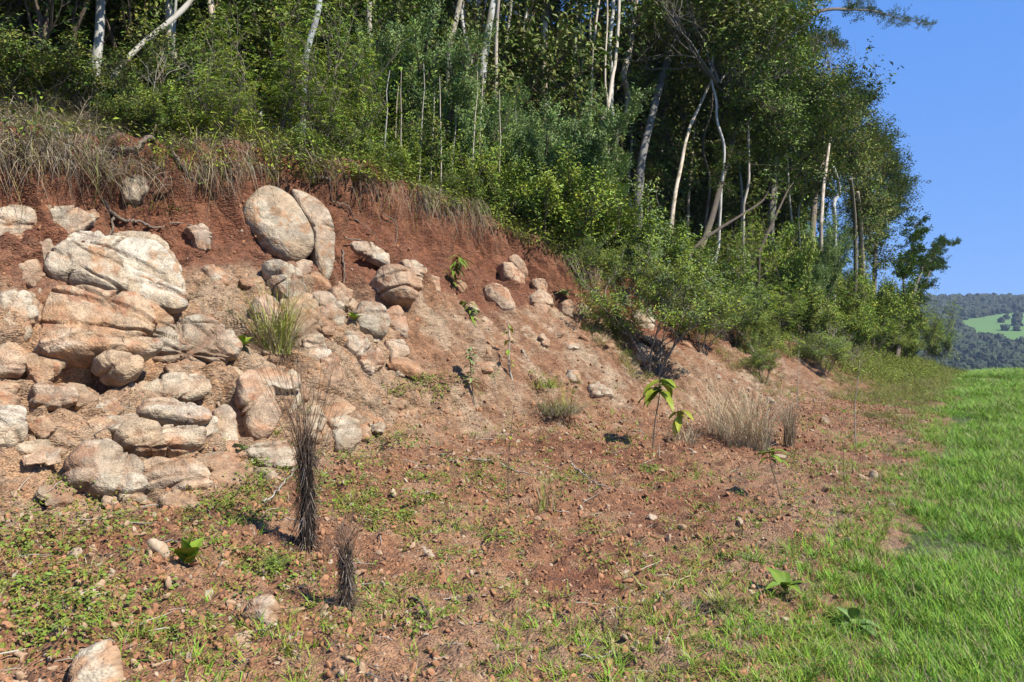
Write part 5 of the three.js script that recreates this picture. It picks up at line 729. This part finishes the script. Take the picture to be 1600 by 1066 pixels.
// saplings with a few large leaves
function sapling(label, t, run, r0, o = {}) {
  const g = new THREE.Group(), G = new Geo(), base = spot(run[0], run[1]), r = rng(2000 + run[0]), pts = [base.p.clone()], D = -base.p.z; for (let i = 2; i < run.length; i += 2) { const q = ray(run[i], run[i + 1]); pts.push(V(q.x * D, EYE + q.y * D, -D + 0.05 * (r() - 0.5))); }
  const loc = pts.map((p) => p.clone().sub(base.p)); loc[0].y -= 0.05; const fine = new THREE.CatmullRomCurve3(loc).getPoints(24); G.tube(fine, (k) => r0 * (1 - 0.6 * k), o.bark ?? BK.twig, 5); part('stem', G.build(true), mBark, g);
  const L = o.L ?? 0.12, kinds = [0, 1, 2].map((k) => bigLeaf(L, L * (o.wide ?? 0.36), o.curl ?? 0.8, 0.25, tint(o.color ?? GREEN.bright, r, 0.2), 2100 + k + run[0]));
  for (let k = 0; k < (o.n ?? 12); k++) { const f = lerp(o.from ?? 0.6, 1, r()), p = fine[Math.floor(f * 24)], m = part('leaf', kinds[k % 3], mLeaf, g); m.position.copy(p); m.rotation.set(-0.35 + (o.sag ?? 0.5) * r(), k * 2.4 + r(), 0, 'YXZ'); m.scale.setScalar(0.6 + 0.6 * r()); }
  g.position.copy(base.p); tag(g, label, 'sapling'); return put(g, 'sapling');
}
sapling('broad leaved sapling with a crown of large drooping leaves', 0, [1020, 700, 1024, 660, 1030, 625, 1032, 590], 0.011, { n: 16, L: 0.3, from: 0.8, wide: 0.33, sag: 0.9 });
sapling('low broad leaved shoot with yellowing leaves right of the sapling', 0, [1062, 690, 1060, 665, 1064, 640], 0.008, { n: 6, L: 0.26, from: 0.7, sag: 1.4, color: GREEN.lime });
sapling('slim sapling with a bare pole in the middle of the slope', 0, [797, 602, 795, 570, 796, 540, 794, 505], 0.014, { n: 14, L: 0.12, from: 0.3, bark: BK.pale });
sapling('thin dark dead stick standing below the slim sapling', 0, [795, 792, 794, 740, 797, 690, 803, 632], 0.005, { n: 2, L: 0.05, bark: BK.brown });
sapling('bushy grey leaved sapling left of the slim sapling', 0, [738, 640, 737, 600, 735, 565, 734, 540], 0.008, { n: 46, L: 0.09, from: 0.3, color: GREEN.grey });
sapling('leafy seedling in front of the dry bundle on the right', 0, [1222, 790, 1214, 755, 1205, 725, 1204, 700], 0.005, { n: 10, L: 0.17, from: 0.75, color: GREEN.mid });
sapling('tall thin bare stem standing on the right of the slope', 0, [1338, 700, 1336, 640, 1340, 590, 1345, 562], 0.008, { n: 3, L: 0.1, bark: BK.pale });
sapling('tall thin leafy stem beside the bare red scar', 0, [1246, 640, 1247, 590, 1250, 540, 1253, 528], 0.008, { n: 8, L: 0.12, bark: BK.pale });
sapling('thin dead stem near the rubble on the right', 0, [1322, 780, 1320, 740, 1318, 700], 0.005, { n: 2, L: 0.06, bark: BK.brown });
sapling('drooping fern like plant on the bank under the lip', 0, [704, 452, 708, 430, 714, 410, 722, 398], 0.008, { n: 46, L: 0.2, from: 0.1, wide: 0.2, curl: 0.9, sag: 0.7, color: GREEN.mid });
sapling('leafy shoot hanging over the rocks below the fern like plant', 0, [740, 500, 735, 480, 725, 470], 0.006, { n: 26, L: 0.15, from: 0.1, wide: 0.22, curl: 0.9, color: GREEN.mid });
// thin pale saplings in front of the dark thicket
[[628, 300, 180], [655, 300, 170], [672, 305, 190], [688, 300, 190], [702, 320, 200], [724, 322, 190], [735, 328, 170], [744, 330, 150], [760, 330, 220], [596, 270, 180], [610, 280, 200], [815, 330, 230], [780, 320, 210]].forEach(([px, py, top], i) => {
  const t = topT(10) + 0.35 + 0.25 * (i % 3), a = onPlane(px, py, t), r = rng(2300 + i), g = new THREE.Group(), G = new Geo(), [bx, bz] = toXZ(a.s, t), by = H(a.s, t), topP = onPlane(px + (r() - 0.4) * 26, top - 70, t).p, pts = []; for (let k = 0; k <= 6; k++) pts.push(V(lerp(0, topP.x - bx, k / 6) + 0.02 * noise(k * 0.8, i), lerp(-0.1, topP.y - by, k / 6), lerp(0, topP.z - bz, k / 6) + 0.02 * noise(k * 0.8, i + 40)));
  G.tube(pts, (k) => 0.016 * (1 - 0.6 * k), tint(BK.pale, r, 0.25), 5); part('stem', G.build(true), mBark, g); const C = new Geo(); for (let k = 0; k < 46; k++) { const p = pts[2 + Math.floor(r() * 5)].clone().add(rdir(r).multiplyScalar(0.12)); leafAt(C, p, rdir(r), 0.08, 0.035, tint(GREEN.bright, r), r, 0.3); } part('foliage', C.build(), mLeaf, g);
  g.position.set(bx, by, bz); tag(g, 'thin pale sapling stem in front of the dark thicket above the lip', 'sapling', 'thin pale saplings above the lip'); put(g, 'thin_sapling');
});
// the feathery shrub standing on the bank
{
  const kind = plantKind(2401, { stems: 6, height: 1.7, rad: 0.018, splay: 0.45, foot: 0.08, levels: 2, kids: { 2: 9, 1: 6 }, shrink: 0.42, rise: 0.5, lift: 0.03, wander: 0.2, from: 0.45, bark: BK.grey, per: 10, puff: 0.09, L: 0.06, ratio: 0.32, along: 0.6, colors: [GREEN.grey, GREEN.bright, GREEN.mid, GREEN.lime] });
  const add = (px, py, w, h, label) => { const q = spot(px, py), g = kindGroup(kind, 'foliage', 'stems'), b = new THREE.Box3().setFromBufferAttribute(kind.leaf.attributes.position); g.scale.set(w * q.m / (b.max.x - b.min.x), h * q.m / b.max.y, w * q.m / (b.max.z - b.min.z)); g.rotation.y = px; g.position.copy(q.p); g.position.y -= 0.04; tag(g, label, 'shrub'); put(g, 'feathery_shrub'); };
  add(1022, 578, 270, 225, 'feathery green shrub with several grey stems standing on the bank');
  add(962, 478, 120, 120, 'feathery shrub hanging over the lip left of the grey stemmed shrub');
  add(1098, 548, 130, 120, 'feathery shrub spilling down the bank right of the grey stemmed shrub');
  add(1150, 540, 110, 110, 'feathery shrub at the left end of the bare red scar');
  add(905, 440, 90, 90, 'small feathery shrub on the lip above the pale green plant');
  add(1285, 585, 100, 80, 'feathery shrub among the dead brush on the right');
  add(1190, 600, 75, 75, 'small bright shrub below the bare red scar');
  add(430, 895, 60, 45, 'low bright bushy weed left of the burnt tufts');
  add(1182, 560, 70, 60, 'small round shrub left beside the bare red scar');
}
// roots, fallen branches and sticks
function stick(name, label, pts, rpx, o = {}) {
  const r = rng(2500 + pts[0]), G = new Geo(), P = []; let b0 = null; for (let i = 0; i < pts.length; i += 2) { const h = spot(pts[i], pts[i + 1]); const n = baseNormal(h.s, h.t); P.push(h.p.addScaledVector(n, o.off ?? 0.015)); b0 ??= h; }
  const base = P[0].clone(), fine = new THREE.CatmullRomCurve3(P.map((p) => p.sub(base))).getPoints(P.length * 7).map((p, i) => p.add(V(0.012 * noise(i * 0.9, pts[0]), 0.012 * noise(i * 0.9, pts[0] + 5), 0.012 * noise(i * 0.9, pts[0] + 9)))), R = rpx * b0.m; G.tube(fine, (k) => R * (1 - (o.taper ?? 0.6) * k) * (1 + 0.2 * noise(k * 12, pts[0])), (p, th) => mixc(o.bark ?? BK.pale, BK.brown, sstep(0, 0.5, noise(p.x * 22 + th, p.y * 22, p.z * 22 + 0.5)) * 0.7), 7);
  const m = new THREE.Mesh(G.build(true), mBark); m.position.copy(base); tag(m, label, o.category ?? 'branch'); return put(m, name);
}
const RT = { category: 'root', off: 0.035, taper: 0.7, bark: col(0.20, 0.155, 0.115) };
stick('root', 'hooked grey root hanging out of the soil at the upper left', [250, 190, 250, 215, 240, 232, 222, 246, 200, 258, 176, 256, 160, 253], 4.2, RT);
stick('root', 'short branch of the hooked root pointing down', [162, 250, 155, 262, 152, 274, 160, 290], 2.6, RT);
stick('root', 'pale curved root below the vine bush', [265, 222, 268, 245, 276, 262, 290, 273, 310, 277, 328, 280], 3.4, RT);
stick('root', 'gnarled branch lying on the soil above the creased boulder', [170, 300, 186, 322, 204, 334, 226, 340, 252, 338, 290, 338, 322, 346], 3.6, { ...RT, off: 0.03 });
stick('root', 'root running down from the gnarled branch', [190, 322, 186, 340, 176, 352], 2.4, { ...RT, off: 0.02 });
stick('root', 'long thin root running down along the lip above the rocks', [480, 282, 505, 292, 525, 308, 542, 322, 560, 338, 580, 358, 596, 380], 2, RT);
stick('root', 'thin root hanging over the brown boulder', [548, 364, 572, 374, 590, 392, 604, 412, 612, 432], 1.4, RT);
stick('root', 'thin root dangling down the rocks right of the tall curved boulder', [540, 380, 534, 402, 540, 424, 552, 450, 566, 470, 590, 486, 600, 505, 626, 524], 1.3, RT);
stick('root', 'short root hanging in the shaded red soil right of the long root', [600, 330, 618, 350, 624, 372, 612, 388], 1.2, RT);
stick('fallen_branch', 'dead branch lying on the soil at the lower left', [196, 852, 226, 858, 262, 852, 290, 858], 3.5, { bark: BK.grey });
stick('fallen_branch', 'thin bent pale stalk leaning beside the tall burnt tuft', [405, 820, 430, 790, 450, 760, 470, 738], 1.6, { off: 0.1 });
stick('fallen_branch', 'long pale stick lying across the middle of the slope', [690, 708, 730, 718, 768, 728, 800, 735, 838, 748], 2.2);
stick('fallen_branch', 'thin grey stick lying down the slope in the middle', [880, 712, 900, 735, 930, 758, 954, 772], 1.8);
stick('fallen_branch', 'pale dry stick on the bank beside the slim sapling', [800, 566, 822, 572, 846, 580], 2.6);
stick('fallen_branch', 'thin curved straw stalk on the bare soil in front', [1030, 930, 1060, 905, 1090, 895, 1100, 886], 1.4, { bark: GREEN.straw });
stick('fallen_branch', 'dark twig half buried in the soil in front of the burnt tufts', [640, 940, 650, 956, 662, 975, 668, 990], 2.6, { bark: BK.brown });
stick('fallen_branch', 'thin pale stick beside the spreading grass clump', [905, 1022, 930, 1024, 955, 1020], 1.8);
stick('fallen_branch', 'dead branch hanging down the bank from the bushes on the right', [1135, 500, 1150, 530, 1172, 560, 1186, 580], 2.4, { off: 0.15 });

renderer.render(scene, camera);
